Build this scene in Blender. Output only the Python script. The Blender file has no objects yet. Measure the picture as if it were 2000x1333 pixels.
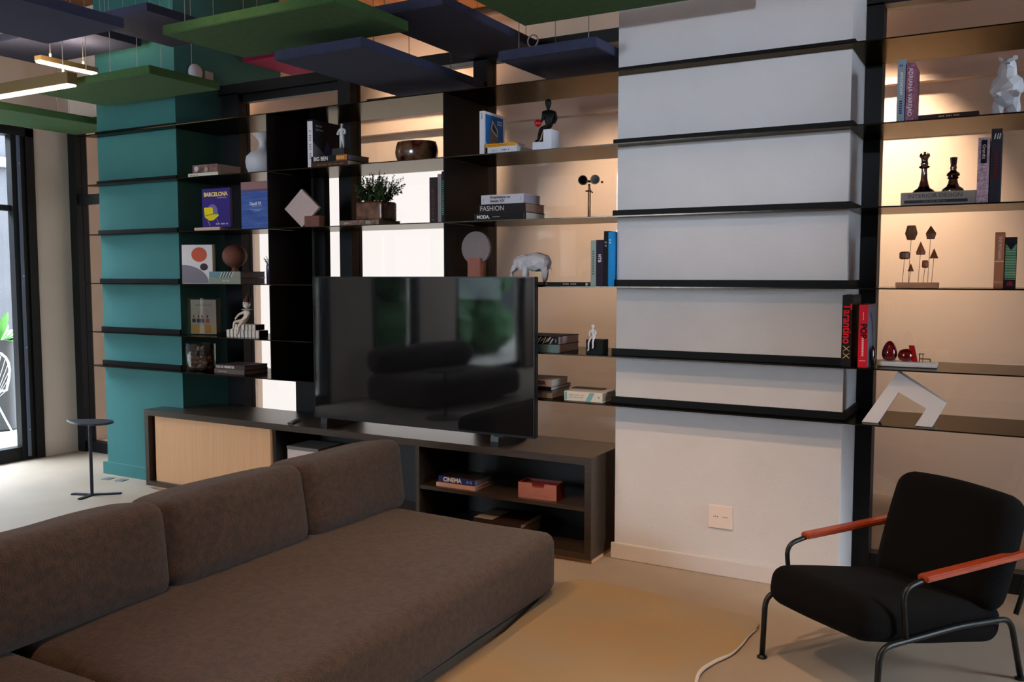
import bpy, bmesh, math, random
from mathutils import Vector, Matrix, Euler, noise
R = math.radians
random.seed(7)
C = bpy.context.scene.collection
S = bpy.context.scene

# ------------------------------------------------------------------ camera
cam_d = bpy.data.cameras.new('camera')
cam_d.sensor_width = 36.0
cam_d.lens = 1740.0 / 2000.0 * 36.0
cam_d.clip_start = 0.05
cam = bpy.data.objects.new('camera', cam_d)
C.objects.link(cam)
cam.location = (0, 0, 1.5)
cam.rotation_euler = (R(90 - 4.174), 0, R(29.434))
S.camera = cam

# ------------------------------------------------------------------ world, exposure
w = bpy.data.worlds.new('world')
S.world = w
w.use_nodes = True
bg = w.node_tree.nodes['Background']
bg.inputs[0].default_value = (0.80, 0.86, 1.0, 1)
bg.inputs[1].default_value = 31.0
S.view_settings.view_transform = 'Standard'
S.view_settings.look = 'None'
S.view_settings.gamma = 1
S.view_settings.exposure = 0.1
S.view_settings.use_curve_mapping = False
S.cycles.use_denoising = True
S.cycles.max_bounces = 8
S.cycles.diffuse_bounces = 4
S.cycles.glossy_bounces = 4
S.cycles.transparent_max_bounces = 12
S.cycles.sample_clamp_indirect = 6
S.cycles.caustics_reflective = False
S.cycles.caustics_refractive = False


def light(kind, name, loc, power, col, rot=(0, 0, 0), **kw):
    d = bpy.data.lights.new(name, kind)
    d.energy = power
    d.color = col
    for k, v in kw.items():
        if k == 'portal':
            d.cycles.is_portal = True
        else:
            setattr(d, k, v)
    o = bpy.data.objects.new(name, d)
    C.objects.link(o)
    o.location = loc
    o.rotation_euler = rot
    return o


def aim(loc, tgt):
    return (Vector(tgt) - Vector(loc)).to_track_quat('-Z', 'Y').to_euler()


# window portals (guide the sky light through the wall openings, the rear one added; they emit nothing themselves)
for nm, loc, rot, sx, sy in (
        ('portal_garden_door', (-7.1, 3.55, 1.35), (0, R(-90), 0), 2.6, 1.5),
        ('portal_left_mid', (-7.1, 0.65, 1.35), (0, R(-90), 0), 2.6, 0.7),
        ('portal_left_rear', (-7.1, -1.0, 1.35), (0, R(-90), 0), 2.6, 1.0),
        ('portal_left_back', (-7.1, -3.4, 1.35), (0, R(-90), 0), 2.6, 2.1),
        ('portal_rear', (-5.2, -5.15, 2.25), (R(90), 0, 0), 2.1, 2.3),
        ('portal_right', (4.1, 3.7, 1.9), (0, R(90), 0), 2.8, 1.2)):
    light('AREA', nm, loc, 1, (1, 1, 1), rot, shape='RECTANGLE', size=sx, size_y=sy, portal=True)

light('SUN', 'sun', (0, 0, 12), 6.0, (1.0, 0.95, 0.88), (R(32), 0, 0), angle=R(3))
WARM = (1.0, 0.72, 0.45)
WARM2 = (1.0, 0.64, 0.36)
WARM3 = (1.0, 0.78, 0.56)


# ------------------------------------------------------------------ materials
def lin(c):
    return tuple(((v / 255) / 12.92 if v / 255 <= 0.04045 else ((v / 255 + 0.055) / 1.055) ** 2.4) for v in c) + (1.0,)


MATS = {}


def mat(name, rgb, rough=0.6, metal=0.0, var=0.0, vscale=8.0, bump=0.0, bscale=60.0, spec=0.5,
        emis=None, estr=0.0, trans=0.0, coat=0.0, stretch=None, sheen=0.0, rgb2=None, ior=None):
    if name in MATS:
        return MATS[name]
    m = bpy.data.materials.new(name)
    m.use_nodes = True
    nt = m.node_tree
    b = nt.nodes['Principled BSDF']
    b.inputs['Roughness'].default_value = rough
    b.inputs['Metallic'].default_value = metal
    b.inputs['Specular IOR Level'].default_value = spec
    b.inputs['Transmission Weight'].default_value = trans
    b.inputs['Coat Weight'].default_value = coat
    b.inputs['Sheen Weight'].default_value = sheen
    if ior:
        b.inputs['IOR'].default_value = ior
    if emis:
        b.inputs['Emission Color'].default_value = lin(emis)
        b.inputs['Emission Strength'].default_value = estr
    tc = nt.nodes.new('ShaderNodeTexCoord')
    vec = tc.outputs['Object']
    if stretch:
        mp = nt.nodes.new('ShaderNodeMapping')
        mp.inputs['Scale'].default_value = stretch
        nt.links.new(vec, mp.inputs[0])
        vec = mp.outputs[0]
    c1 = lin(rgb)
    if var > 0 or rgb2:
        n = nt.nodes.new('ShaderNodeTexNoise')
        n.inputs['Scale'].default_value = vscale
        n.inputs['Detail'].default_value = 4
        nt.links.new(vec, n.inputs['Vector'])
        r = nt.nodes.new('ShaderNodeValToRGB')
        r.color_ramp.elements[0].position = 0.35
        r.color_ramp.elements[1].position = 0.65
        if rgb2:
            r.color_ramp.elements[0].color = c1
            r.color_ramp.elements[1].color = lin(rgb2)
        else:
            r.color_ramp.elements[0].color = tuple(max(0, v * (1 - var)) for v in c1[:3]) + (1,)
            r.color_ramp.elements[1].color = tuple(min(1, v * (1 + var)) for v in c1[:3]) + (1,)
        nt.links.new(n.outputs[0], r.inputs[0])
        nt.links.new(r.outputs[0], b.inputs['Base Color'])
    else:
        b.inputs['Base Color'].default_value = c1
    if bump > 0:
        n2 = nt.nodes.new('ShaderNodeTexNoise')
        n2.inputs['Scale'].default_value = bscale
        n2.inputs['Detail'].default_value = 6
        nt.links.new(vec, n2.inputs['Vector'])
        bp = nt.nodes.new('ShaderNodeBump')
        bp.inputs['Strength'].default_value = bump
        bp.inputs['Distance'].default_value = 0.01
        nt.links.new(n2.outputs[0], bp.inputs['Height'])
        nt.links.new(bp.outputs[0], b.inputs['Normal'])
    MATS[name] = m
    return m


def glass_mat(name, tint, refl=1.0, rough=0.0):
    """clear flat pane: fresnel mix of a tinted see-through and a mirror reflection"""
    if name in MATS:
        return MATS[name]
    m = bpy.data.materials.new(name)
    m.use_nodes = True
    nt = m.node_tree
    nt.nodes.clear()
    out = nt.nodes.new('ShaderNodeOutputMaterial')
    mix = nt.nodes.new('ShaderNodeMixShader')
    tr = nt.nodes.new('ShaderNodeBsdfTransparent')
    tr.inputs[0].default_value = lin(tint)
    gl = nt.nodes.new('ShaderNodeBsdfGlossy')
    gl.inputs['Roughness'].default_value = rough
    geo = nt.nodes.new('ShaderNodeNewGeometry')
    dot = nt.nodes.new('ShaderNodeVectorMath')
    dot.operation = 'DOT_PRODUCT'
    nt.links.new(geo.outputs['Incoming'], dot.inputs[0])
    nt.links.new(geo.outputs['Normal'], dot.inputs[1])

    def M(op, a, b=None):
        n = nt.nodes.new('ShaderNodeMath')
        n.operation = op
        for i, v in enumerate((a, b)):
            if v is None:
                continue
            if isinstance(v, (int, float)):
                n.inputs[i].default_value = v
            else:
                nt.links.new(v, n.inputs[i])
        return n.outputs[0]
    sch = M('POWER', M('SUBTRACT', 1.0, M('ABSOLUTE', dot.outputs['Value'])), 5.0)
    fac = M('MULTIPLY', M('ADD', M('MULTIPLY', sch, 0.96), 0.04), refl)
    nt.links.new(fac, mix.inputs[0])
    nt.links.new(tr.outputs[0], mix.inputs[1])
    nt.links.new(gl.outputs[0], mix.inputs[2])
    nt.links.new(mix.outputs[0], out.inputs[0])
    MATS[name] = m
    return m


def emit_mat(name, rgb, s):
    if name in MATS:
        return MATS[name]
    m = bpy.data.materials.new(name)
    m.use_nodes = True
    nt = m.node_tree
    nt.nodes.clear()
    out = nt.nodes.new('ShaderNodeOutputMaterial')
    e = nt.nodes.new('ShaderNodeEmission')
    e.inputs[0].default_value = lin(rgb)
    e.inputs[1].default_value = s
    nt.links.new(e.outputs[0], out.inputs[0])
    MATS[name] = m
    return m


# ------------------------------------------------------------------ mesh helpers
def BM():
    return bmesh.new()


def box(bm, x0, y0, z0, x1, y1, z1):
    v = [bm.verts.new(p) for p in ((x0, y0, z0), (x1, y0, z0), (x1, y1, z0), (x0, y1, z0),
                                   (x0, y0, z1), (x1, y0, z1), (x1, y1, z1), (x0, y1, z1))]
    for f in ((3, 2, 1, 0), (4, 5, 6, 7), (0, 1, 5, 4), (1, 2, 6, 5), (2, 3, 7, 6), (3, 0, 4, 7)):
        bm.faces.new([v[i] for i in f])
    return bm


def Bx(*a):
    return box(BM(), *a)


def prism(bm, pts, axis, a, b):
    """pts: 2D outline; extruded along axis from a to b"""
    def P(p, h):
        if axis == 'z':
            return (p[0], p[1], h)
        if axis == 'y':
            return (p[0], h, p[1])
        return (h, p[0], p[1])
    lo = [bm.verts.new(P(p, a)) for p in pts]
    hi = [bm.verts.new(P(p, b)) for p in pts]
    n = len(pts)
    bm.faces.new(lo)
    bm.faces.new(list(reversed(hi)))
    for i in range(n):
        bm.faces.new([lo[i], hi[i], hi[(i + 1) % n], lo[(i + 1) % n]])
    return bm


def lathe(bm, prof, seg=32, cx=0, cy=0, sx=1, sy=1, cap=True):
    rings = []
    for r, z in prof:
        rings.append([bm.verts.new((cx + math.cos(2 * math.pi * i / seg) * r * sx,
                                    cy + math.sin(2 * math.pi * i / seg) * r * sy, z)) for i in range(seg)])
    for a, b in zip(rings, rings[1:]):
        for i in range(seg):
            bm.faces.new([a[i], a[(i + 1) % seg], b[(i + 1) % seg], b[i]])
    if cap:
        bm.faces.new(list(reversed(rings[0])))
        bm.faces.new(rings[-1])
    return bm


def tube(bm, pts, r, seg=10, closed=False):
    pts = [Vector(p) for p in pts]
    rad = r if isinstance(r, (list, tuple)) else [r] * len(pts)
    rings = []
    up = None
    n = len(pts)
    for i, p in enumerate(pts):
        if closed:
            t = (pts[(i + 1) % n] - pts[i - 1]).normalized()
        else:
            t = (pts[min(i + 1, n - 1)] - pts[max(i - 1, 0)]).normalized()
        if up is None:
            up = Vector((0, 0, 1)) if abs(t.z) < 0.9 else Vector((1, 0, 0))
        a = t.cross(up).normalized()
        b = t.cross(a).normalized()
        up = -b if False else a.cross(t).normalized()
        rings.append([bm.verts.new(p + (a * math.cos(2 * math.pi * k / seg) + up * math.sin(2 * math.pi * k / seg)) * rad[i])
                      for k in range(seg)])
    pairs = list(zip(rings, rings[1:])) + ([(rings[-1], rings[0])] if closed else [])
    for q, s in pairs:
        for k in range(seg):
            bm.faces.new([q[k], q[(k + 1) % seg], s[(k + 1) % seg], s[k]])
    if not closed:
        bm.faces.new(list(reversed(rings[0])))
        bm.faces.new(rings[-1])
    return bm


def bend(pts, rad, n=6):
    """polyline with rounded corners"""
    pts = [Vector(p) for p in pts]
    out = [pts[0]]
    for a, b, c in zip(pts, pts[1:], pts[2:]):
        u = (a - b)
        v = (c - b)
        d = min(rad, u.length * 0.49, v.length * 0.49)
        p, q = b + u.normalized() * d, b + v.normalized() * d
        for i in range(n + 1):
            t = i / n
            out.append(p * (1 - t) ** 2 + b * 2 * t * (1 - t) + q * t * t)
    out.append(pts[-1])
    return out


def sphere(bm, c, r, seg=20, sc=(1, 1, 1)):
    M = Matrix.Translation(c) @ Matrix.Diagonal((*sc, 1))
    bmesh.ops.create_uvsphere(bm, u_segments=seg, v_segments=max(6, seg // 2), radius=r, matrix=M)
    return bm


def ico(bm, c, r, sub=1, sc=(1, 1, 1), rot=None):
    M = Matrix.Translation(c) @ (rot.to_matrix().to_4x4() if rot else Matrix()) @ Matrix.Diagonal((*sc, 1))
    bmesh.ops.create_icosphere(bm, subdivisions=sub, radius=r, matrix=M)
    return bm


def rbox(bm, x0, y0, z0, x1, y1, z1, r, n=14, puff=(0, 0, 0), wob=0.0, seed=0, vert_r=None):
    """soft padded block: rounded edges, slight bulge per axis, slight unevenness"""
    t = bmesh.new()
    bmesh.ops.create_cube(t, size=2)
    bmesh.ops.subdivide_edges(t, edges=t.edges[:], cuts=n, use_grid_fill=True)
    c = Vector(((x0 + x1) / 2, (y0 + y1) / 2, (z0 + z1) / 2))
    h = Vector(((x1 - x0) / 2, (y1 - y0) / 2, (z1 - z0) / 2))
    rr = [min(r, h[i] * 0.98) for i in range(3)]
    vm = {}
    for v in t.verts:
        q = v.co.copy()
        # pull grid lines towards edges so that the rounding gets resolution
        q = Vector([math.copysign(1 - (1 - abs(a)) ** 1.5, a) for a in q])
        p = Vector((q.x * h.x, q.y * h.y, q.z * h.z))
        inner = Vector([max(-(h[i] - rr[i]), min(h[i] - rr[i], p[i])) for i in range(3)])
        d = p - inner
        if d.length > 1e-9:
            d = Vector([d[i] / rr[i] for i in range(3)])
            mx = max(abs(d[i]) for i in range(3))
            d = d.normalized() * mx
            p = inner + Vector([d[i] * rr[i] for i in range(3)])
        for i in range(3):
            j, k = (i + 1) % 3, (i + 2) % 3
            f = (1 - (p[j] / h[j]) ** 2) * (1 - (p[k] / h[k]) ** 2)
            p[i] += math.copysign(1, p[i]) * puff[i] * f * min(1, abs(p[i]) / h[i]) ** 2
        if wob:
            nn = noise.noise_vector((p + c) * 3.1 + Vector((seed, 0, 0)))
            p += nn * wob
        vm[v] = bm.verts.new(c + p)
    for f in t.faces:
        bm.faces.new([vm[v] for v in f.verts])
    t.free()
    return bm


def bevel(bm, r, seg=2):
    bmesh.ops.bevel(bm, geom=bm.edges[:], offset=r, segments=seg, affect='EDGES', clamp_overlap=True)
    return bm


def shift(bm, m):
    bm.transform(m)
    return bm


def obj(name, bm, m, parent=None, loc=(0, 0, 0), rot=(0, 0, 0), smooth=False, auto=None, label=None):
    me = bpy.data.meshes.new(name)
    bmesh.ops.recalc_face_normals(bm, faces=bm.faces[:])
    if smooth:
        for f in bm.faces:
            f.smooth = True
        if auto:
            lim = R(auto)
            for e in bm.edges:
                if len(e.link_faces) == 2 and e.calc_face_angle(0) > lim:
                    e.smooth = False
    bm.to_mesh(me)
    bm.free()
    me.materials.append(m)
    o = bpy.data.objects.new(name, me)
    C.objects.link(o)
    o.location = loc
    o.rotation_euler = rot
    if parent:
        o.parent = parent
    if label:
        o['label'] = label
    return o


def thing(name, label, cat, loc=(0, 0, 0), rz=0.0, group=None):
    o = bpy.data.objects.new(name, None)
    o.empty_display_size = 0.05
    C.objects.link(o)
    o.location = loc
    o.rotation_euler = (0, 0, rz)
    o['label'] = label
    o['category'] = cat
    if group:
        o['group'] = group
    return o


def tag(o, label, cat, group=None):
    o['label'] = label
    o['category'] = cat
    if group:
        o['group'] = group
    return o


def struct(name, bm, m, parent=None, label=None, **k):
    o = obj(name, bm, m, parent, **k)
    if not parent:
        o['kind'] = 'structure'
    if label:
        o['label'] = label
    return o


def text(s, parent, m, size, loc, rot, align='CENTER', xs=1.0, name='lettering', font_w=0.0):
    c = bpy.data.curves.new(name, 'FONT')
    c.body = s
    c.size = size
    c.align_x = align
    c.align_y = 'CENTER'
    c.extrude = 0.0004
    c.offset = font_w
    tmp = bpy.data.objects.new(name + '_curve', c)
    me = bpy.data.meshes.new_from_object(tmp)
    bpy.data.objects.remove(tmp)
    bpy.data.curves.remove(c)
    me.materials.clear()
    me.materials.append(m)
    o = bpy.data.objects.new(name, me)
    C.objects.link(o)
    o.location = loc
    o.rotation_euler = rot
    o.scale = (xs, 1, 1)
    o.parent = parent
    return o


FRONT = (R(90), 0, 0)                       # text facing -Y
DOWN = (R(90), R(90), 0)                    # text facing -Y, read from top to bottom

# common materials
m_white_wall = mat('white_plaster', (206, 203, 204), 0.85, var=0.03, vscale=3, bump=0.15, bscale=180)
m_teal = mat('teal_plaster', (48, 108, 106), 0.85, var=0.05, vscale=4, bump=0.2, bscale=220)
m_black = mat('black_steel', (10, 9, 9), 0.55, 0.0, spec=0.14, bump=0.05, bscale=40)
m_plate = mat('shelf_black_steel', (56, 50, 44), 0.2, 1.0, var=0.2, vscale=12, bump=0.04, bscale=25)
m_plate.node_tree.nodes['Principled BSDF'].inputs['Specular Tint'].default_value = (0.5, 0.46, 0.40, 1)
m_frame = mat('dark_window_frame', (17, 17, 19), 0.5, 0.0, spec=0.25)
m_glass = glass_mat('pane_glass', (244, 242, 242), 1.0)
m_glass2 = glass_mat('pane_glass_garden', (240, 246, 246), 0.9)
m_paper = mat('book_pages', (205, 198, 188), 0.85, var=0.08, vscale=60, stretch=(1, 1, 30))

# ================================================================== SETTING
# floor: pale ground concrete
m_floor = mat('ground_concrete', (160, 143, 126), 0.6, var=0.10, vscale=1.3, bump=0.35, bscale=300, spec=0.35)
struct('floor', Bx(-7.3, -5.3, -0.12, 4.2, 6.7, 0.0), m_floor)
m_ceil = mat('board_marked_ceiling', (146, 92, 50), 0.9, var=0.25, vscale=2.2, bump=0.4, bscale=14, stretch=(6, 0.6, 1))
struct('ceiling', Bx(-7.5, -5.3, 3.7, 4.2, 6.7, 3.85), m_ceil)

m_beige = mat('beige_plaster', (222, 206, 194), 0.85, var=0.03, vscale=2, bump=0.1, bscale=150)
m_brown = mat('brown_curtain_wall', (92, 74, 62), 0.9, var=0.1, vscale=5, bump=0.3, bscale=30, stretch=(8, 8, 0.5))
# left wall (x = -6.98): piers and head over the openings
bm = BM()
for y0, y1 in ((-5.3, -4.5), (-2.4, -1.5), (-0.5, 0.3), (1.0, 2.8), (4.47, 4.79)):
    box(bm, -7.18, y0, 0, -6.98, y1, 2.66)
box(bm, -7.18, -5.3, 2.66, -6.98, 4.79, 3.7)
struct('wall_left', bm, m_beige)
# behind the camera and right
bm = BM()
box(bm, -7.18, -5.3, 0, -6.3, -5.12, 3.7)
box(bm, -4.1, -5.3, 0, 4.2, -5.12, 3.7)
box(bm, -6.3, -5.3, 3.4, -4.1, -5.12, 3.7)
box(bm, -6.3, -5.3, 0, -4.1, -5.12, 1.1)
struct('wall_rear', bm, m_brown)
f = BM()
for xx in (-6.3, -5.24, -4.17):
    box(f, xx, -5.24, 1.1, xx + 0.07, -5.16, 3.4)
box(f, -6.3, -5.24, 3.33, -4.1, -5.16, 3.4)
o = struct('added_window', f, m_frame)  # unseen window added to send cool daylight onto the white column
struct('pane', Bx(-6.23, -5.204, 1.1, -4.17, -5.196, 3.33), m_glass2, parent=o)
bm = BM()
box(bm, 4.0, -5.12, 0, 4.2, 3.1, 3.7)
box(bm, 4.0, 4.3, 0, 4.2, 6.7, 3.7)
box(bm, 4.0, 3.1, 3.3, 4.2, 4.3, 3.7)
box(bm, 4.0, 3.1, 0, 4.2, 4.3, 0.5)
struct('wall_right', bm, m_beige)

# back room beyond the glazing
m_back = mat('back_room_plaster', (222, 200, 180), 0.85, var=0.03, vscale=1.5, bump=0.08, bscale=120)
bm = BM()
box(bm, -7.5, 6.5, 0, -6.60, 6.7, 3.7)
box(bm, -6.60, 6.5, 2.42, -3.85, 6.7, 3.7)
box(bm, -3.85, 6.5, 0, 4.0, 6.7, 3.7)
struct('wall_back', bm, m_back)
bm = BM()
box(bm, -3.85, 6.42, 2.76, 4.0, 6.5, 2.80)
box(bm, -3.85, 6.45, 2.47, 4.0, 6.5, 2.50)
box(bm, -6.6, 6.42, 2.76, -3.85, 6.5, 2.80)
struct('added_ledges', bm, m_back)  # ledges added so the spotlights throw streaky bands on the back wall
struct('wall_far_left', Bx(-7.5, 4.9, 0, -7.3, 6.5, 3.7), m_back)
o = struct('window_1', Bx(-6.60, 6.56, 0, -3.85, 6.6, 2.42), emit_mat('frosted_daylit_glass', (255, 252, 248), 1.2))

# teal column and white column block with their skirtings
bm = Bx(-5.98, 4.33, 0, -5.13, 4.86, 3.7)
box(bm, -5.98, 4.86, 2.9, -5.13, 5.36, 3.7)
struct('wall_teal', bm, m_teal)
struct('baseboard_teal', Bx(-6.005, 4.305, 0, -5.31, 4.33, 0.09), m_teal)
struct('wall_white', Bx(-1.815, 4.33, 0, -0.68, 4.86, 3.7), m_white_wall)
m_skirt = mat('white_skirting', (206, 200, 198), 0.6)
struct('baseboard_white', bevel(Bx(-1.83, 4.313, 0, -0.67, 4.33, 0.085), 0.003), m_skirt)

# glazing: mullions, header, sill and the panes
bm = BM()
for x0, x1 in ((-5.10, -4.93), (-4.005, -3.90), (-2.935, -2.835), (-0.678, -0.60), (2.2, 2.28)):
    box(bm, x0, 4.72, 0, x1, 4.83, 2.82)
box(bm, -5.13, 4.72, 2.81, 4.0, 4.86, 2.885)
box(bm, -4.93, 4.76, 2.755, -4.005, 4.81, 2.81)
box(bm, -4.04, 4.76, 0, -4.005, 4.81, 2.81)
box(bm, -5.13, 4.74, 0, 4.0, 4.82, 0.10)
struct('trim_1', bm, m_frame)
bm = BM()
for x0, x1 in ((-4.93, -4.04), (-3.90, -2.935), (-2.835, -1.815), (-0.60, 2.2), (2.28, 4.0)):
    box(bm, x0, 4.795, 0.10, x1, 4.803, 2.81)
struct('window_2', bm, m_glass)
# left bay of glazing beside the teal column
bm = BM()
box(bm, -7.0, 4.77, 0, -6.885, 4.88, 2.72)
box(bm, -6.885, 4.79, 2.10, -5.98, 4.86, 2.18)
box(bm, -6.885, 4.79, 0, -5.98, 4.86, 0.09)
box(bm, -7.0, 4.77, 2.72, -5.98, 4.88, 2.80)
struct('trim_2', bm, m_frame)
struct('window_3', Bx(-6.885, 4.82, 0.09, -5.98, 4.827, 2.72), m_glass)
# plaster above the left bay
struct('wall_over_left_bay', Bx(-7.18, 4.79, 2.80, -5.98, 4.9, 3.7), m_beige)


# garden doors in the left wall
def garden_window(n, y0, y1, rail=True, leaf=True):
    f = BM()
    box(f, -7.10, y0, 0, -6.975, y0 + 0.07, 2.68)
    box(f, -7.10, y1 - 0.07, 0, -6.975, y1, 2.68)
    box(f, -7.10, y0, 2.62, -6.975, y1, 2.69)
    box(f, -7.10, y0 + 0.07, 0, -7.0, y1 - 0.07, 0.11)
    if rail:
        box(f, -7.08, y0 + 0.07, 2.02, -7.01, y1 - 0.07, 2.065)
    o = struct('door_%d' % n, f, m_frame)
    struct('pane', Bx(-7.045, y0 + 0.07, 0.11, -7.037, y1 - 0.07, 2.62), m_glass2, parent=o)
    return o


d1 = garden_window(1, 2.8, 4.47)
struct('sliding_stile', Bx(-7.06, 4.285, 0, -6.99, 4.40, 2.62), m_frame, parent=d1)
struct('seal_strip', Bx(-6.992, 4.33, 0.03, -6.972, 4.35, 2.62), mat('grey_seal', (92, 100, 118), 0.4), parent=d1)
bm = BM()
for zz in (0.25, 0.92, 1.5, 2.4):
    sphere(bm, (-6.97, 4.34, zz), 0.006, 8)
struct('screw_heads', bm, mat('screw_steel', (180, 180, 180), 0.3, 0.9), parent=d1)
garden_window(2, 0.3, 1.0)
garden_window(3, -1.5, -0.5)
garden_window(4, -4.5, -2.4)
# right hand window, out of frame, lets daylight in
f = BM()
for yy in (3.1, 4.23):
    box(f, 4.02, yy, 0.5, 4.12, yy + 0.07, 3.3)
box(f, 4.02, 3.1, 3.23, 4.12, 4.3, 3.3)
box(f, 4.02, 3.17, 1.9, 4.10, 4.23, 1.95)
o = struct('window_4', f, m_frame)
struct('pane', Bx(4.06, 3.17, 0.5, 4.068, 4.23, 3.23), m_glass2, parent=o)

# outside on the left: bright paving, dark wall with a pale ledge
struct('terrace_floor', Bx(-16, -18, -0.14, -7.3, 12, -0.02), mat('pale_terrace', (150, 145, 138), 0.8, var=0.1, vscale=3, bump=0.3, bscale=30))
struct('wall_garden', Bx(-11.9, -17, -0.02, -11.6, 12, 4.3), mat('dark_render', (46, 45, 48), 0.9, var=0.12, vscale=2, bump=0.4, bscale=60))
struct('trim_3', Bx(-11.6, -17, 2.92, -11.5, 12, 3.04), mat('pale_ledge', (130, 130, 130), 0.7))
struct('terrace_floor_right', Bx(4.2, -12, -0.14, 14, 9, -0.02), mat('pale_terrace', (150, 145, 138)))

# ================================================================== SHELVING
SZ = [None, 2.530, 2.169, 1.806, 1.447, 1.088, 0.835]
names = ['topmost', 'second from top', 'third from top', 'fourth from top', 'fifth from top', 'lowest']
for k in range(1, 7):
    z = SZ[k]
    t = thing('wall_shelf', 'long black steel shelf plate, %s, running past both columns' % names[k - 1], 'shelf', (-3, 4.23, z),
              group='black steel shelf plates')
    pts = [(-6.06, 4.23), (2.2, 4.23), (2.2, 4.715), (-0.677, 4.715), (-0.677, 4.327), (-1.818, 4.327), (-1.818, 4.715),
           (-5.127, 4.715), (-5.127, 4.327), (-5.99, 4.327)]
    obj('plate', prism(BM(), [(x + 3, y - 4.23) for x, y in pts], 'z', -0.006, 0), m_plate, t)
    for x0, x1 in ((-1.835, -0.678), (-5.985, -5.128)):
        bm = BM()
        box(bm, x0 + 3, 0.085, 0, x1 + 3, 0.098, 0.034)
        if x1 > -1:
            box(bm, x1 + 3 - 0.0, 0.085, 0, x1 + 3 + 0.013, 0.46, 0.034)
        obj('mounting_angle', bm, m_black, t)
for x, y1, nm in ((-4.18, 4.635, 'left'), (-2.83, 4.715, 'right')):
    t = thing('shelf_divider', 'black steel upright dividing the shelves, %s of the two' % nm, 'shelf divider', (x, 4.235, SZ[6]),
              group='black uprights between the shelves')
    for a, b in zip(SZ[2:], SZ[1:-1]):
        obj('upright_panel', Bx(-0.004, 0, a - SZ[6], 0.004, y1 - 4.235, b - SZ[6] - 0.0065), mat('upright_black_steel', (12, 10, 11), 0.5, 0.0, spec=0.1), t)
struct('trim_4', Bx(-4.37, 4.66, 0.0, -4.085, 4.715, 2.52), m_frame)

# ================================================================== TV CABINET
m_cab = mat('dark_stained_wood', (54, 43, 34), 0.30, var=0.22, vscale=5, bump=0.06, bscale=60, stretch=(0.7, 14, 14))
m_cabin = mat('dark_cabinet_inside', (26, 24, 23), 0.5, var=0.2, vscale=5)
m_oak = mat('light_oak', (206, 156, 112), 0.5, var=0.04, vscale=4, bump=0.04, bscale=60, stretch=(18, 18, 0.8))
t = thing('media_cabinet', 'long low dark wooden media cabinet with pale oak sliding door under the television', 'cabinet', (-3.6, 4.15, 0))
X0, X1 = -5.32 + 3.6, -1.872 + 3.6
NX = -5.125 + 3.6
obj('top_panel', prism(BM(), [(X0, 0), (X1, 0), (X1, 0.46), (NX, 0.46), (NX, 0.172), (X0, 0.172)], 'z', 0.522, 0.562), m_cab, t)
obj('bottom_panel', prism(BM(), [(X0, 0), (X1, 0), (X1, 0.46), (NX, 0.46), (NX, 0.172), (X0, 0.172)], 'z', 0.022, 0.055), m_cab, t)
obj('side_panel', Bx(X1 - 0.038, 0, 0.055, X1, 0.46, 0.522), m_cab, t)
obj('side_panel', Bx(X0, 0, 0.055, X0 + 0.038, 0.172, 0.522), m_cab, t)
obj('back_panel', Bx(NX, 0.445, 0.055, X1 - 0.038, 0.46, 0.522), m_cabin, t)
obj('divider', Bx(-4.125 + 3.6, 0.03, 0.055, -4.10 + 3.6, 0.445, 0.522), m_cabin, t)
obj('divider', Bx(-2.99 + 3.6, 0.012, 0.055, -2.965 + 3.6, 0.445, 0.522), m_cab, t)
obj('inner_shelf', Bx(-2.965 + 3.6, 0.018, 0.272, X1 - 0.038, 0.445, 0.294), m_cab, t)
obj('plinth', Bx(X0 + 0.05, 0.02, 0, X1 - 0.004, 0.165, 0.022), m_oak, t, label='pale wood plinth strip')
obj('plinth', Bx(NX + 0.01, 0.165, 0, X1 - 0.004, 0.43, 0.022), m_oak, t, label='pale wood plinth strip')
obj('sliding_door', Bx(-5.235 + 3.6, 0.02, 0.057, -4.135 + 3.6, 0.04, 0.520), m_oak, t, label='pale oak sliding door')
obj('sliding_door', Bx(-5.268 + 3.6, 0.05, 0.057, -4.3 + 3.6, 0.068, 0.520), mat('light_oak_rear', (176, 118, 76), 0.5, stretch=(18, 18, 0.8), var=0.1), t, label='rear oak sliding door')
obj('door_edge', Bx(-4.135 + 3.6, 0.018, 0.057, -4.118 + 3.6, 0.042, 0.520), mat('oak_edge', (140, 96, 56), 0.5), t)

# ================================================================== TELEVISION
t = thing('television', 'large flat black television standing on the media cabinet', 'television', (-2.982, 4.166, 0.562))
m_bez = mat('tv_black_plastic', (14, 14, 15), 0.35)
scr = bpy.data.materials.new('tv_screen_glass')
scr.use_nodes = True
b_ = scr.node_tree.nodes['Principled BSDF']
b_.inputs['Base Color'].default_value = (0.006, 0.006, 0.007, 1)
b_.inputs['Roughness'].default_value = 0.04
b_.inputs['Specular IOR Level'].default_value = 0.6
n_ = scr.node_tree.nodes.new('ShaderNodeTexNoise')
n_.inputs['Scale'].default_value = 1.6
n_.inputs['Detail'].default_value = 1
p_ = scr.node_tree.nodes.new('ShaderNodeBump')
p_.inputs['Strength'].default_value = 0.012
p_.inputs['Distance'].default_value = 0.05
tc_ = scr.node_tree.nodes.new('ShaderNodeTexCoord')
scr.node_tree.links.new(tc_.outputs['Object'], n_.inputs['Vector'])
scr.node_tree.links.new(n_.outputs[0], p_.inputs['Height'])
scr.node_tree.links.new(p_.outputs[0], b_.inputs['Normal'])
tw = 0.770
obj('housing', bevel(Bx(-tw, 0.0, 0.067, tw, 0.042, 0.935), 0.004), m_bez, t)
obj('screen', Bx(-tw + 0.007, -0.002, 0.078, tw - 0.007, 0.0005, 0.928), scr, t)
bz = BM()
box(bz, -tw, -0.004, 0.067, tw, 0.0, 0.078)
box(bz, -tw, -0.004, 0.928, tw, 0.0, 0.935)
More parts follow.
